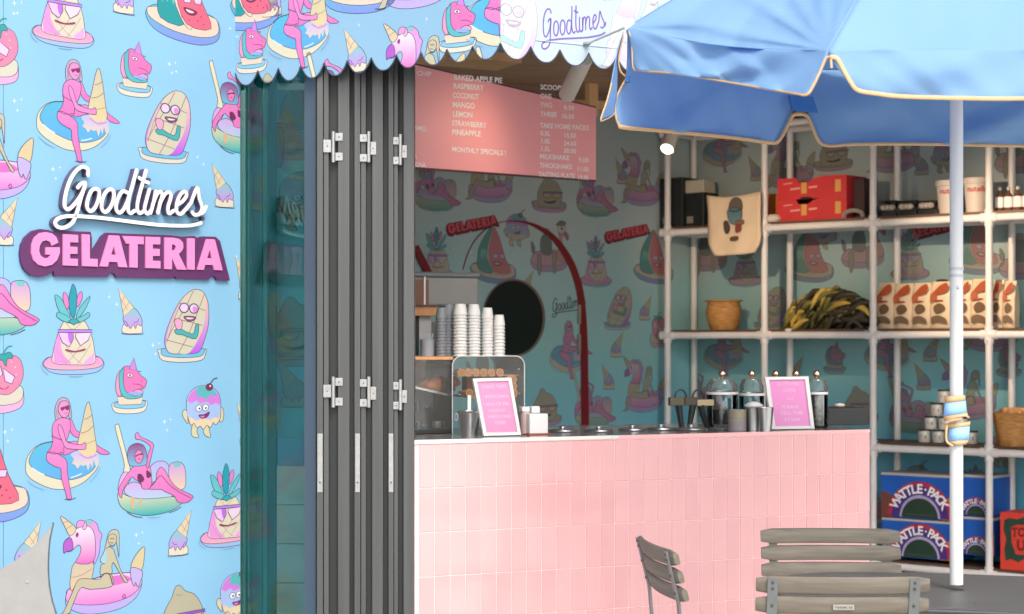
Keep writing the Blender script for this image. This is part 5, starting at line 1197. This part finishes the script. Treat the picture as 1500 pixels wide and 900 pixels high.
# framed signs
def framed(pts, bk, lean, lab, lines, fr=.0095, face='c87a9c'):
    e = empty('framed_sign', CT(sum(p[0] for p in pts) / 4, bk), lab, 'sign'); 
    # corners: top-left, top-right, bottom-right, bottom-left in the picture; foot at bk, head leaning back
    W4 = [VC.W(p[0], p[1], -(bk + (lean if i < 2 else 0))) for i, p in enumerate(pts)]
    zmin = min(W4[2].z, W4[3].z); W4 = [Vector((p.x, p.y, p.z - (zmin - ZC - .001))) for p in W4]
    tl, tr, br, bl = W4; n_ = (br - bl).cross(tl - bl).normalized()
    at = lambda x, y, o=0: (bl * (1 - x) * (1 - y) + br * x * (1 - y) + tr * x * y + tl * (1 - x) * y) + n_ * o
    b = MB(); fx, fy = .085, .055
    for x0, x1, y0, y1 in ((0, fx, 0, 1), (1 - fx, 1, 0, 1), (fx, 1 - fx, 0, fy), (fx, 1 - fx, 1 - fy, 1)):
        q = [at(x0, y0, .006), at(x1, y0, .006), at(x1, y1, .006), at(x0, y1, .006), at(x0, y0, -.006), at(x1, y0, -.006), at(x1, y1, -.006), at(x0, y1, -.006)]
        b.add(q, [(0, 1, 2, 3), (7, 6, 5, 4), (0, 4, 5, 1), (1, 5, 6, 2), (2, 6, 7, 3), (3, 7, 4, 0)])
    b.build('frame', mat('frame_white', 'c8c4be', .4), e)
    b = MB(); b.add([at(fx, fy, 0), at(1 - fx, fy, 0), at(1 - fx, 1 - fy, 0), at(fx, 1 - fy, 0)], [(0, 1, 2, 3)]); b.build('face', mat('sign_face_' + face, face, .35), e)
    b = MB(); q = [at(.45, .8, -.006), at(.55, .8, -.006), at(.55, .0, -.006), at(.45, 0, -.006)]; back_ = [Vector((p.x, p.y, p.z)) for p in q]; foot = [at(.45, 0) + VC.n * -(lean + .05), at(.55, 0) + VC.n * -(lean + .05)]
    for f_ in foot: f_.z = ZC + .001
    b.add([q[0], q[1], foot[1], foot[0]], [(0, 1, 2, 3)]); b.build('easel_leg', MATS['frame_white'], e)
    for (s, x0, x1, y, hh) in lines:
        vs, fs = text_polys(s, 1.0, .01); W_ = max(x for x, y_ in vs); b = MB()
        b.add([at(x0 + (x1 - x0) * x / W_, y + yy * hh / .72, .0012) for x, yy in vs], fs); b.build('sign_line', mat('faint_ink', 'dcaec6', .5), e)
    return e
framed([(692, 554.5), (748, 553), (762.5, 637), (708, 638.5)], .12, .05, 'white framed pink sign leaning on the counter beside the small steel bucket', [('CHOC TOPS', .2, .84, .83, .055), ('• PISTACHIO', .17, .84, .66, .05), ('• DULCE DE', .15, .82, .53, .05), ('HAZELNUT', .27, .72, .42, .045), ('WAFFLE AND', .2, .82, .31, .05), ('CONE', .37, .65, .2, .06)])
framed([(1119.5, 554.5), (1183, 553.5), (1192, 630), (1130, 631)], .10, .05, 'white framed pink sign on the counter between the glass jars, right', [('GLUTEN FREE', .25, .78, .84, .055), ('CONE', .38, .68, .72, .055), ('+1', .45, .58, .55, .06), ('PLEASE', .3, .7, .4, .06), ('TELL THE', .25, .78, .28, .065), ('STAFF', .32, .7, .15, .065)], face='c676a6')
# bottle and napkin box
c = CT(769.5, .2); e = empty('sauce_bottle', c, 'pink grey bottle with a white cap beside the left framed sign', 'bottle'); h = zc_at(769, 603, .2) - ZC
b = MB(); b.lathe(c, [(.015, 0), (.018, .003), (.018, h * .8), (.014, h)], 18); b.build('bottle_body', mat('bottle_pink', 'b89894', .3), e, smooth=40)
b = MB(); vbox(b, 765, 776, c.z + h, zc_at(769, 596, .2), .19, .03, .002); b.build('cap', mat('cap_white', 'd0ccc8', .4), e)
e = empty('napkin_box', CT(788, .17), 'plain white box with a bottle cap showing above it on the counter', 'box')
b = MB(); vbox(b, 776, 803, ZC + .004, zc_at(790, 606.5, .15), .15, .08, .003); b.build('box_body', MATS['cap_white'], e)
b = MB(); vbox(b, 774.5, 809, ZC + .0005, ZC + .004, .14, .1, .001); b.build('tray', mat('rust', '9a4434', .5), e)
b = MB(); vbox(b, 779, 791, zc_at(790, 605, .2), zc_at(790, 595.5, .2), .2, .03, .002); b.build('cap', MATS['cap_white'], e)
# sunken pan lids
for i, (u, r, bk, lab) in enumerate(((824, .085, .30, 'steel pan lid nearest the white napkin box'), (877, .085, .25, 'steel pan lid second from the left, with the tallest knob'), (926, .08, .28, 'steel pan lid third from the left'), (968, .08, .28, 'steel pan lid just left of the tall scoops'), (1012, .10, .22, 'steel pan lid at the foot of the scoops'))):
    c = CT(u, bk); e = empty('pan_lid', c, lab, 'lid', None); k = 0.62
    b = MB(); b.lathe(c, [(r * k, .0005), (r * k * 1.05, .004), (r * k, .008), (r * k * .6, .011), (r * k * .55, .011)], 32); b.build('lid_plate', steel, e, smooth=40)
    b = MB(); b.lathe(c, [(.007, .011), (.012, .018), (.012, .021), (.004, .024)], 14); b.build('knob', steel, e, smooth=40)
# scoops with dark holders
darkp = mat('dark_plastic', (.018, .022, .02), .35)
e = empty('scoop_rack', CT(1012, .3), 'olive and dark scoop rack with tall tapered handles above the pan lids', 'rack')
for u0, u1, v0, v1, m_ in ((982, 1003, 582, 594, mat('olive', '4c442e', .5)), (1004, 1022, 582, 594, mat('olive2', '3c3424', .5)), (1022, 1046, 586, 595, mat('tan_bar', 'a08e6c', .5))):
    b = MB(); vbox(b, u0, u1, zc_at(1010, v1, .3), zc_at(1010, v0, .3), .29, .02, .002); b.build('bar', m_, e)
for (x0, x1, vb) in ((994, 999, 629), (1015, 1010, 624), (1026, 1036, 629)):
    b = MB(); p0, p1 = VC.W(x0, 594, -.3), VC.W(x1, vb, -.3); b.tube([p0, p1], [.020, .013], 12, flat=.7); b.build('handle', darkp, e, smooth=40)
for x in (997, 1023):
    b = MB(); b.tube([VC.W(x + 8.5 * math.cos(t), 584 - 13 * math.sin(t), -.3) for t in [k * math.pi / 8 for k in range(9)]], .004, 8); b.build('loop', darkp, e, smooth=True)
b = MB(); b.lathe(CT(1012, .3), [(.03, .0005), (.03, .004)], 20); b.build('base', steel_d, e)
# glass jars
beans = mat('dark_beans', (.02, .016, .012), .4, var=.5, vscale=90, bump=.8, bscale=120); berry = mat('grey_pieces', (.2, .18, .16), .5, var=.6, vscale=90, bump=.8)
def jar(u, r, vt, vl, vf, bk, lab, knob=True, mm=None):
    c = CT(u, bk); e = empty('glass_jar', c, lab, 'jar', None); hl = zc_at(u, vl, bk) - ZC; hk = zc_at(u, vt, bk) - ZC; hf = zc_at(u, vf, bk) - ZC
    b = MB(); b.lathe(c, [(.001, .001), (r * .95, .001), (r, .006), (r, hl * .92), (r * .9, hl), (r * .87, hl), (r * .96, hl * .9), (r * .96, .01), (.001, .008)], 28); b.build('jar_body', cl, e, smooth=40)
    b = MB(); b.lathe(c, [(.001, .011), (r * .93, .011), (r * .93, hf), (.001, hf + .004)], 24); b.build('contents', mm or beans, e, smooth=30)
    b = MB(); b.lathe(c, [(r * .92, hl + .002), (r * .98, hl + .005), (r * .96, hl + .028), (r * .72, hk - .034), (.008, hk - .028)], 24); b.build('lid', glass('lid_glass', (.92, .94, .93), 1.45, 1.0, .02, dirt=.05), e, smooth=40)
    b = MB(); b.lathe(c, [(r * .97, hl - .008), (r * 1.02, hl - .007), (r * 1.02, hl + .001), (r * .97, hl + .002)], 24); b.build('rim', mat('rim_white', 'd8d4d0', .3), e, smooth=30)
    b = MB(); b.sphere(c + Vector((0, 0, hk - .014)), .0155, 14, 10); b.tube([c + Vector((0, 0, hk - .034)), c + Vector((0, 0, hk - .02))], .008, 8); b.build('knob', mat('copper_knob', (.75, .5, .36), .12, metal=1), e, smooth=True)
jar(1058, .062, 543, 575, 600, .42, 'leftmost glass jar, widest, with dark contents'); jar(1101, .05, 543, 577, 598, .46, 'second glass jar from the left, behind the grey cups')
jar(1136, .04, 543, 577, 596, .50, 'third glass jar, mostly hidden behind the right framed sign'); jar(1196, .044, 543, 575, 580, .20, 'rightmost glass jar, with grey pieces, beside the right framed sign', mm=berry); jar(1166, .035, 543, 577, 600, .5, 'fourth glass jar, hidden behind the right framed sign except its knob')
# cups in front of jars
for (u, vt, r, bk, taper, m_, nm, lab) in ((1080, 600, .034, .14, 1.0, mat('frosted', '988c8a', .3, transl=.2), 'glass_tumbler', 'frosted grey tumbler on the counter in front of the jars'), (1104, 597, .034, .14, 1.1, steel_d, 'steel_cup', 'brushed steel cup behind the small shiny one'), (1122, 597, .029, .07, 1.35, steel, 'steel_cup', 'small shiny flared steel cup beside the right framed sign')):
    c = CT(u, bk); h = zc_at(u, vt, bk) - ZC; r0 = r / taper
    b = MB(); b.lathe(c, [(r0, .0005), (r0, .004), (r, h * .93), (r * 1.03, h), (r * .97, h), (r0 * .9, .008), (.001, .006)], 26); e = empty(nm, c, lab, 'cup'); b.build('cup_body', m_, e, smooth=40)
    if nm == 'glass_tumbler': b = MB(); b.lathe(c, [(r * 1.005, h * .55), (r * 1.005, h * .92)], 26, cap=False); b.build('band', mat('tumbler_band', '8a8068', .5), e, smooth=True)
    if u == 1104: b = MB(); b.lathe(c, [(r * .9, h), (r * 1.1, h + .008), (r * .5, h + .02), (.001, h + .022)], 20); b.build('paper_top', mat('cap_white', 'd0ccc8', .4), e, smooth=True)
e = empty('dark_box', CT(1243, .3), 'low black box with pale tags at the right end of the counter', 'box')
b = MB(); vbox(b, 1213, 1273, ZC + .001, zc_at(1243, 598, .3), .3, .2, .004); b.build('box_body', blk, e)
b = MB(); b.sphere(VC.W(1230, 594, -.35), .014, 10, 6, (1.6, 1, .6)); b.build('paper_tag', MATS['paper_white'], e, smooth=True)

# ================================================================== UMBRELLA
CLD = .36
def clothm(name, c, c2): return mat(name, c, .8, base2=c2, vscale=2.5, transl=CLD, bump=.12, bscale=900)
ub = mat('umbrella_blue', (.27, .465, .61), .8, base2=(.295, .495, .64), vscale=2.5, transl=.45, tcol=(.015, .34, .86), bump=.15, bscale=500)
trim = mat('umbrella_trim', 'c4a074', .7, var=.08, vscale=60)
um = empty('umbrella', (1.252, 5.0, .7), 'light blue fabric umbrella with cream piping on a white pole through the dark table', 'umbrella')
def sheet(rows, name, wr=0.0, seed=0, sub=4, parent=um, m=None, rads=()):
    """rows: control rows of (u, v, d); subdivided by splines in both directions; wr = depth of folds along the cloth's own depth"""
    g_ = [spline(r, False, sub) for r in rows]; g_ = [list(c) for c in zip(*[spline(list(col), False, sub) for col in zip(*g_)])]
    R_, C_ = len(g_), len(g_[0]); vs = []
    rr = random.Random(seed); ph = [rr.uniform(0, 6.28) for _ in range(6)]; fr = [rr.uniform(.6, 1.4) for _ in range(6)]
    for i, r in enumerate(g_):
        for j, (u, v, d) in enumerate(r):
            s, t = j / (C_ - 1), i / (R_ - 1)
            wv = wr * (math.sin(9 * fr[0] * s + 5 * fr[1] * t + ph[0]) * .5 + math.sin(17 * fr[2] * (s + .35 * t) + ph[2]) * .3 + math.sin(29 * fr[3] * s - 8 * t + ph[3]) * .18 + (1 - abs(math.sin(21 * s - 6 * t + ph[4]))) ** 3 * .5 * t * (1 - .3 * t)) * math.sin(math.pi * min(1, s * 1.0)) 
            for (cu, cv, kk, amp, ph_) in rads:      # gathered folds running away from a rib tip
                an = math.atan2(v - cv, u - cu); di = math.hypot(u - cu, v - cv)
                wv += amp * (.5 + .5 * math.cos(kk * an + ph_)) ** 3 * min(1, di / 90) * math.exp(-di / 200) * math.sin(math.pi * min(1, max(0, s))) ** .5 * t * t * (1 if name == 'valance' or t < .8 else (1 - t) * 5)
            vs.append(P(u, v, d + wv))
    fs = [(i * C_ + j, (i + 1) * C_ + j, (i + 1) * C_ + j + 1, i * C_ + j + 1) for i in range(R_ - 1) for j in range(C_ - 1)]
    b = MB(); b.add(vs, fs); o = b.build(name, m or ub, parent, smooth=True)
    md = o.modifiers.new('thick', 'SOLIDIFY'); md.thickness = .002; return o, vs, R_, C_
def piping(pts, r=.0052, parent=um):
    b = MB(); q = [P(*p) for p in spline(pts, False, 4)]; b.tube(q, r, 8, flat=.45); return b.build('piping', trim, parent, smooth=True)
AP = (1401, -255, 5.0)
# canopy panel left (rib B on the left, rib A in the middle)
def lerp3(a, b, t): return tuple(x + (y - x) * t for x, y in zip(a, b))
B0, A0, A1, C0 = (916, 41, 5.0), (1213, 74, 4.2), (1592, 74, 4.2), (1172, 142, 5.8)
def panel(p, q, n_=5, dip=0.02, bow=6):
    rows = []
    for t in (0.0, .25, .5, .75, .93, 1.0):
        a = lerp3(AP, p, t); b_ = lerp3(AP, q, t); row = []
        for k in range(n_):
            s = k / (n_ - 1); x = lerp3(a, b_, s); c = math.sin(math.pi * s)
            row.append((x[0], x[1] + bow * c * t * t, x[2] + dip * c * t))
        rows.append(row)
    return rows
sheet(panel(B0, A0, dip=.06, bow=10), 'canopy_panel', .03, 3, 12, rads=((1213, 74, 15, -.10, .4), (916, 41, 13, -.08, 1.0)))
sheet(panel(A0, A1, dip=.04, bow=4), 'canopy_panel', .008, 5, 6)
BL_ = (1100, -40, 5.9)
sheet(panel((1172, 142 - 40, 5.8), B0, dip=-.02, bow=-4), 'canopy_panel', .006, 8, 5)
D0, E0 = (1630, 115, 5.8), (1886, 60, 5.0)
sheet(panel(D0, (1172, 102, 5.8), dip=-.02, bow=-3), 'canopy_panel', .006, 9, 5)
sheet(panel(A1, E0), 'canopy_panel', .008, 10, 4); sheet(panel(E0, D0), 'canopy_panel', .006, 11, 4)
# near valances
sheet([[(916, 41, 5.0), (990, 56.5, 4.842), (1065, 68, 4.66), (1140, 73, 4.442), (1213, 74, 4.2)], [(921, 62, 4.985), (992, 82, 4.815), (1066, 97, 4.63), (1138, 108, 4.39), (1204, 100, 4.19)],
       [(927, 102, 4.98), (990, 108.5, 4.8), (1056, 119, 4.6), (1120, 130, 4.4), (1182, 140, 4.2)]], 'valance', .045, 4, 10, rads=((1213, 74, 12, -.06, .9), (916, 41, 10, -.06, .2)))
piping([(921, 47, 4.985), (925, 60, 4.98), (926, 80, 4.975), (928, 101, 4.97), (940, 104, 4.95), (990, 108.5, 4.79), (1056, 119, 4.59), (1120, 130, 4.39), (1165, 137.5, 4.22), (1182, 139, 4.19), (1192, 125, 4.19), (1202, 104, 4.19), (1210, 86, 4.19), (1218, 84, 4.19)])
sheet([[(1213, 74, 4.2), (1300, 72, 4.2), (1400, 71, 4.2), (1500, 72, 4.2), (1592, 74, 4.2)], [(1230, 104, 4.19), (1310, 106, 4.2), (1400, 108, 4.18), (1500, 108, 4.2), (1580, 104, 4.2)],
       [(1258, 133, 4.2), (1320, 141, 4.2), (1400, 144, 4.19), (1500, 144, 4.2), (1560, 138, 4.2)]], 'valance', .012, 6, 7)
piping([(1216, 84, 4.188), (1226, 86, 4.188), (1236, 103, 4.188), (1247, 122, 4.188), (1258, 133, 4.19), (1285, 137.5, 4.19), (1320, 141.5, 4.19), (1400, 144, 4.18), (1500, 144.5, 4.19), (1560, 138, 4.19)])
# far valances, seen from inside
sheet([[(920, 44, 5.02), (985, 70, 5.2), (1050, 90, 5.4), (1110, 104, 5.6), (1176, 106, 5.78)], [(917, 114, 5.04), (980, 120, 5.22), (1046, 130, 5.4), (1108, 136, 5.6), (1166, 148, 5.78)], [(903, 150, 5.04), (975, 160, 5.22), (1040, 170, 5.42), (1100, 178, 5.6), (1152, 182, 5.76)],
       [(908, 187, 5.04), (970, 192, 5.2), (1035, 198, 5.4), (1090, 204, 5.58), (1136, 210, 5.74)]], 'valance', .03, 12, 7)
piping([(913, 50, 5.0), (909, 70, 5.01), (906, 90, 5.01), (909, 105, 5.02), (917, 114, 5.03), (912, 124, 5.03), (905, 138, 5.03), (901, 152, 5.03), (902, 170, 5.03), (906, 182, 5.03), (914, 187, 5.03), (970, 192, 5.19), (1035, 198, 5.39), (1090, 204, 5.57), (1130, 209.5, 5.72), (1140, 207, 5.73), (1150, 192, 5.74), (1158, 175, 5.75), (1164, 168, 5.75), (1176, 167.5, 5.76)], .0065)
sheet([[(1176, 100, 5.8), (1290, 104, 5.8), (1400, 106, 5.8), (1520, 106, 5.8), (1630, 104, 5.8)], [(1180, 150, 5.79), (1290, 155, 5.8), (1400, 158, 5.8), (1520, 156, 5.8), (1628, 152, 5.8)], [(1192, 185, 5.79), (1290, 188, 5.82), (1400, 188, 5.78), (1520, 186, 5.82), (1620, 186, 5.8)],
       [(1206, 213, 5.78), (1290, 211, 5.8), (1400, 212, 5.79), (1520, 214, 5.8), (1600, 213, 5.8)]], 'valance', .035, 15, 7)
piping([(1176, 167.5, 5.76), (1183, 171, 5.77), (1189, 184, 5.77), (1197, 203, 5.77), (1206, 212, 5.77), (1222, 213.5, 5.77), (1250, 211.5, 5.77), (1320, 211, 5.78), (1400, 212, 5.77), (1500, 214, 5.78), (1600, 213.5, 5.78)], .0065)
# left outer flap
sheet([[(916, 41, 4.99), (914, 46, 5.0), (912, 50, 5.02)], [(906, 70, 4.96), (904, 80, 5.0), (906, 92, 5.03)], [(895, 125, 4.93), (899, 130, 4.98), (904, 138, 5.02)], [(888, 152, 4.9), (895, 155, 4.96), (901, 158, 5.02)], [(880, 177, 4.88), (890, 173, 4.95), (901, 168, 5.01)]], 'valance', .0, 2, 4)
piping([(896, 122, 4.925), (892, 138, 4.91), (888, 152, 4.895), (880, 176, 4.875), (888, 175, 4.92), (897, 170, 4.98), (901, 166, 5.0)], .0035)
# rib ends, pocket, finial, pole
b = MB(); b.prism([[(-.022, -.02), (.03, -.026), (.02, .02), (-.028, .024)]], Matrix.Translation(P(1175, 153, 5.72)) @ Matrix(((1, 0, 0, 0), (0, 0, -1, 0), (0, 1, 0, 0), (0, 0, 0, 1))) @ Matrix.Diagonal((1.6, 1.1, 1, 1)), 0, .02); b.build('rib_pocket', mat('pocket_blue', (.03, .14, .36), .8), um)
b = MB(); b.prism([[(-.006, -.010), (.007, -.008), (.008, .009), (-.005, .010)]], Matrix.Translation(P(919, 117, 5.03)) @ Matrix(((1, 0, 0, 0), (0, 0, -1, 0), (0, 1, 0, 0), (0, 0, 0, 1))), 0, .02); b.build('rib_pocket', MATS['pocket_blue'], um)
pole_m = mat('pole_white', 'c2c2be', .3, var=.02)
rib_m = mat('rib_white', 'd0d0d0', .4)
for q in ((916, 44, 5.0), (1213, 78, 4.21), (1592, 78, 4.21), (1172, 120, 5.78), (1630, 120, 5.78), (1886, 64, 5.0)):
    b = MB(); b.tube([P(1401, -215, 5.0), P(*q)], .006, 8); b.build('rib', rib_m, um)
b = MB(); b.tube([P(1217, 86, 4.19), P(1218, 100, 4.19)], .003, 6); b.build('tie', trim, um)
b = MB(); b.tube([(1.252, 5, .735), (1.252, 5, 2.94)], .0185, 28); b.build('pole', pole_m, um, smooth=40)
b = MB(); b.tube([(1.252, 5, .06), (1.252, 5, .694)], .0185, 20); b.build('pole', pole_m, um, smooth=40)
b = MB(); b.lathe((1.252, 5, 0), [(.001, .0), (.24, 0), (.24, .05), (.05, .07), (.03, .2), (.001, .2)], 32); b.build('base', mat('base_grey', (.12, .12, .12), .6), um, smooth=40)
# strap tied round the pole
stb = mat('strap_blue', (.28, .52, .88), .8, bump=.1, bscale=300)
def band(rows, m, name, r0=.0215):
    """rows: (left u, left v, right u, right v): a band wrapped round the front half of the pole"""
    b = MB(); vs = []; n_ = 14
    for (ul, vl, ur, vr) in rows:
        for k in range(n_ + 1):
            t = k / n_; an = math.pi * (1 - t) ; u = (ul + ur) / 2 + (ur - ul) / 2 * -math.cos(math.pi * t); v = vl + (vr - vl) * t
            vs.append(P(u, v, 5.0 - .03 * math.sin(math.pi * t)))
    fs = [(i * (n_ + 1) + k, (i + 1) * (n_ + 1) + k, (i + 1) * (n_ + 1) + k + 1, i * (n_ + 1) + k + 1) for i in range(len(rows) - 1) for k in range(n_)]
    b.add(vs, fs); o = b.build(name, m, st_, smooth=True); md = o.modifiers.new('t', 'SOLIDIFY'); md.thickness = .003; md.offset = 1; return o
for z_, r_ in ((1.62, .0205), (1.60, .0195)):
    b = MB(); b.lathe((1.252, 5, z_), [(r_, 0), (r_, .008)], 28); b.build('pole_collar', mat('collar_grey', 'a4a8ae', .3), um, smooth=30)
b = MB(); b.sphere((1.252, 4.981, 1.57), .004, 8, 6); b.build('spring_pin', steel, um, smooth=True)
st_ = empty('pole_strap', (1.252, 4.98, zat(655, 5)), 'blue and cream umbrella strap tied round the white pole', 'strap')
band([(1385, 592, 1413, 587), (1383.5, 611, 1415, 604)], stb, 'blue_band'); band([(1386, 581, 1412, 579), (1385, 591.5, 1413, 586.5)], trim, 'cream_band'); band([(1383.4, 611.3, 1415, 604.3), (1384, 617, 1417, 609)], trim, 'cream_band')
band([(1391, 629, 1419, 624), (1391, 647, 1418, 644)], stb, 'blue_band'); band([(1388, 623, 1420, 617), (1389.5, 628.8, 1419.5, 623.8)], trim, 'cream_band'); band([(1390, 647.2, 1417.8, 644.2), (1393, 653, 1414, 651)], trim, 'cream_band')
for pts in ([(1386, 617, 4.97), (1398, 612, 4.955), (1412, 609, 4.96), (1419, 612, 4.975)], [(1387, 622, 4.965), (1386, 635, 4.965), (1387, 647, 4.965), (1396, 654, 4.96)], [(1385, 620, 4.96), (1396, 616, 4.95), (1408, 614, 4.95)]):
    b = MB(); b.tube([P(*p) for p in spline(pts, False, 4)], .0035, 6); b.build('tie_cord', trim, st_, smooth=True)
# rod from the umbrella's left tip to the awning
e = empty('tension_rod', VR.W(860, 65, .01), 'thin pale rod running from the umbrella tip to a small bracket on the awning', 'rod')
b = MB(); b.tube([P(917, 40, 5.0), VR.W(862, 63.5, .02)], .004, 8); b.build('rod', mat('rod_grey', 'b4bcbc', .4), e)
b = MB(); b.sphere(VR.W(860, 64, .012), .011, 12, 8, (1.2, .6, .6)); b.build('bracket', mat('bracket_grey', '7c7c80', .4), e, smooth=True)

# ================================================================== TABLE AND CHAIRS
ZTB = .72
tb = empty('table', (1.15, 5.0, 0), 'dark grey outdoor table with rounded corners holding the umbrella pole', 'table')
tpx = [(1140, 857), (1147, 848), (1161, 842.3), (1200, 838.8), (1259, 837), (1318, 838), (1400, 840.7), (1500, 844.5), (1610, 849), (1655, 857), (1672, 872), (1655, 890), (1600, 899), (1500, 895.5), (1430, 893), (1363, 891), (1250, 888), (1168, 884), (1145, 874)]
top = []
for u, v in spline(tpx, True, 3): d = (EYE - ZTB) * 2600 / (v - 500); p = P(u, v, d); top.append((p.x, p.y))
top = top[::-1]
Z4M = Matrix.Identity(4)
tm = mat('table_grey', (.075, .073, .07), .5, base2=(.10, .097, .092), vscale=5, stretch=(1, 12, 1), bump=.1)
def inset(pts, k): cx = sum(p[0] for p in pts) / len(pts); cy = sum(p[1] for p in pts) / len(pts); return [(cx + (x - cx) * k, cy + (y - cy) * k) for x, y in pts]
hole_ = [(1.252 + .021 * math.cos(k * math.pi / 8), 5 + .021 * math.sin(k * math.pi / 8)) for k in range(16)]
b = MB(); b.prism([top, hole_], Z4M, ZTB - .004, ZTB); b.prism([inset(top, 1.006)], Z4M, ZTB - .026, ZTB - .0045); b.build('table_top', tm, tb)
b = MB(); b.tube([(*p, ZTB - .008) for p in inset(top, 1.004)], .006, 8, closed=True); b.build('edge', mat('table_edge', (.05, .05, .05), .35), tb, smooth=True)
b = MB(); b.sphere(P(1430, 884, 4.74) , .004, 8, 5); b.build('screw', screw_m, tb)
for dx, dy in ((-.30, -.22), (.5, -.24), (-.28, .22), (.48, .2)):
    b = MB(); b.tube([(1.2 + dx, 5 + dy, .0), (1.2 + dx * .9, 5 + dy * .9, ZTB - .03)], .014, 10); b.build('leg', mat('dark_steel', (.08, .085, .085), .4, metal=.4), tb, smooth=40)
slatm = mat('weathered_slat', (.10, .083, .062), .65, base2=(.165, .14, .106), vscale=3.5, stretch=(1.2, 20, 20), bump=.35, bscale=40)
slatm2 = mat('weathered_slat2', (.115, .095, .072), .65, base2=(.175, .148, .115), vscale=4, stretch=(1.2, 20, 20), bump=.35, bscale=40)
barm = mat('chair_steel', (.16, .17, .165), .45, metal=.5, var=.08, vscale=30)
def make_chair(lab):
    """local: sitter faces +Y, back at y=-.19"""
    e = empty('bistro_chair', (0, 0, 0), lab, 'chair', 'weathered slatted chairs round the table')
    def slat(zc, hh, y0, L_, name, lean=0.0, sag=.022):
        n_ = 12; vs = []; fs = []; th = .008
        for i in range(n_ + 1):
            x = -L_ / 2 + L_ * i / n_; y = y0 - sag * (1 - (2 * x / L_) ** 2); end = abs(2 * i / n_ - 1)
            h2 = hh * (1 if end < .97 else .72)
            prof = [(-th, -h2 + .006), (-th + .004, -h2), (th - .004, -h2), (th, -h2 + .006), (th, h2 - .006), (th - .004, h2), (-th + .004, h2), (-th, h2 - .006)]
            for (py, pz) in prof: vs.append((x, y + py - lean * (pz), zc + pz))
        for i in range(n_):
            for k in range(8): a = i * 8 + k; c = i * 8 + (k + 1) % 8; fs.append((a, c, c + 8, a + 8))
        fs.append(tuple(range(8))[::-1]); fs.append(tuple(n_ * 8 + k for k in range(8)))
        b = MB(); b.add(vs, fs); return b.build(name, slatm if name == 'back_slat' else slatm2, e, smooth=50)
    for i, z in enumerate((.826, .776, .726)): slat(z, .0222, -.2215 + (.826 - z) * .25, .42, 'back_slat', .25)
    for s in (-1, 1):
        x = s * .172
        b = MB(); b.tube([(x, -.2315, .835), (x, -.213, .70), (x, -.19, .45), (x, .17, .0)], .006, 4); 
        b = MB()
        pts = [(-.2425, .843), (-.2067, .70), (-.185, .46), (.20, .004)]
        for (y0, z0), (y1, z1) in zip(pts[:-1], pts[1:]):
            L_ = math.hypot(y1 - y0, z1 - z0); b.obox((x, (y0 + y1) / 2, (z0 + z1) / 2), (.0125, 0, 0), (0, (y1 - y0) / L_ * L_ / 2, (z1 - z0) / 2), (0, -(z1 - z0) / L_ * .003, (y1 - y0) / L_ * .003))
        b.build('back_leg', barm, e)
        for zz in (.834, .819, .776, .726):
            b = MB(); b.sphere((x, -.2425 + (.843 - zz) * .25 - .003, zz), .0042, 8, 5); b.build('bolt', screw_m, e)
        b = MB(); L_ = math.hypot(.38, .44); b.obox((x - s * .02, .0, .225), (.0125, 0, 0), (0, -.19, .22), (0, .22 / L_ * .006, .19 / L_ * .006)); b.build('front_leg', barm, e)
        b = MB(); b.box(x - s * .02 - .008, x - s * .02 + .008, -.17, .2, .425, .437); b.build('seat_rail', barm, e)
    for i in range(6): b = MB(); y = -.14 + i * .066; b.box(-.21, .21, y - .026, y + .026, .438, .454, .004); b.build('seat_slat', slatm2, e)
    return e
ch = make_chair('weathered slatted chair in front of the table, back to us, with a name plate')
b = MB(); b.box(-.026, .024, -.2445, -.2380, .768, .780, 0); pl_ = b.build('name_plate', mat('plate_grey', '9c978c', .4, metal=.3), ch)
b = MB(); vs, fs = text_polys('FERMOB', 1.0, .02); W_ = max(x for x, y in vs); b.add([(-.023 + x / W_ * .044, -.2448, .7705 + y * .0095) for x, y in vs], fs); tx = b.build('plate_lettering', screw_m, pl_)
def place(o, u, v_top, d, rot, lab=None):
    p = P(u, v_top, d); o.location = (p.x, p.y, 0); o.rotation_euler = (0, 0, rot)
    if lab: o['label'] = lab
c2 = copy_tree(ch)
for q in list(c2.children):
    if q.name.startswith('name_plate'):
        for r_ in list(q.children): bpy.data.objects.remove(r_)
        bpy.data.objects.remove(q)
c3 = copy_tree(c2)
place(ch, 1214, 845, 4.55, math.radians(-1.5))
place(c2, 1232, 780, 5.18, math.radians(178), 'weathered slatted chair on the far side of the table, facing us, before the pink tiles')
place(c3, 957, 797, 5.02, math.radians(-81), 'weathered slatted chair seen from the side, left of the table')
c3.location.x += .235; c3.location.y += .06

# ================================================================== GREY POINTED PANEL, lower left
FP = Plane((-1.8, 4.6), (-1.0, 4.6))
pp = empty('pointed_panel', FP.W(20, 500), 'pale grey pointed panel with a curved edge standing before the printed wall', 'panel'); pp.location.z = 0
pts = S('77,768 72,790 70,812 69.5,835 71,858 75,880 81,900 92,935 108,990 125,1060 140,1160 150,1302 -160,1302 -160,870 -60,852 0,834 22,822 40,808 56,793 68,779')
b = MB(); b.prism([[FP.hit(x, y) for x, y in pts][::-1]], FP.M, -.016, 0); b.build('panel_face', mat('panel_grey', (.23, .225, .217), .7, var=.06, vscale=14, bump=.15, bscale=120), pp)
b = MB(); q = [FP.w(*FP.hit(x, y), -.006) for x, y in spline(S('77.3,766 72.3,790 70.3,812 69.8,835 71.3,858 75.3,880 81.3,900 92.3,935 108,990 125,1060'), False, 4)]
b.tube(q, .0026, 6); b.build('panel_edge', mat('panel_edge', (.05, .07, .08), .5), pp, smooth=True)
b = MB(); b.tube([FP.W(40, 852, 0), FP.W(40, 852, .003)], .004, 10); b.build('bolt', mat('bolt_grey', '8c8886', .4), pp)
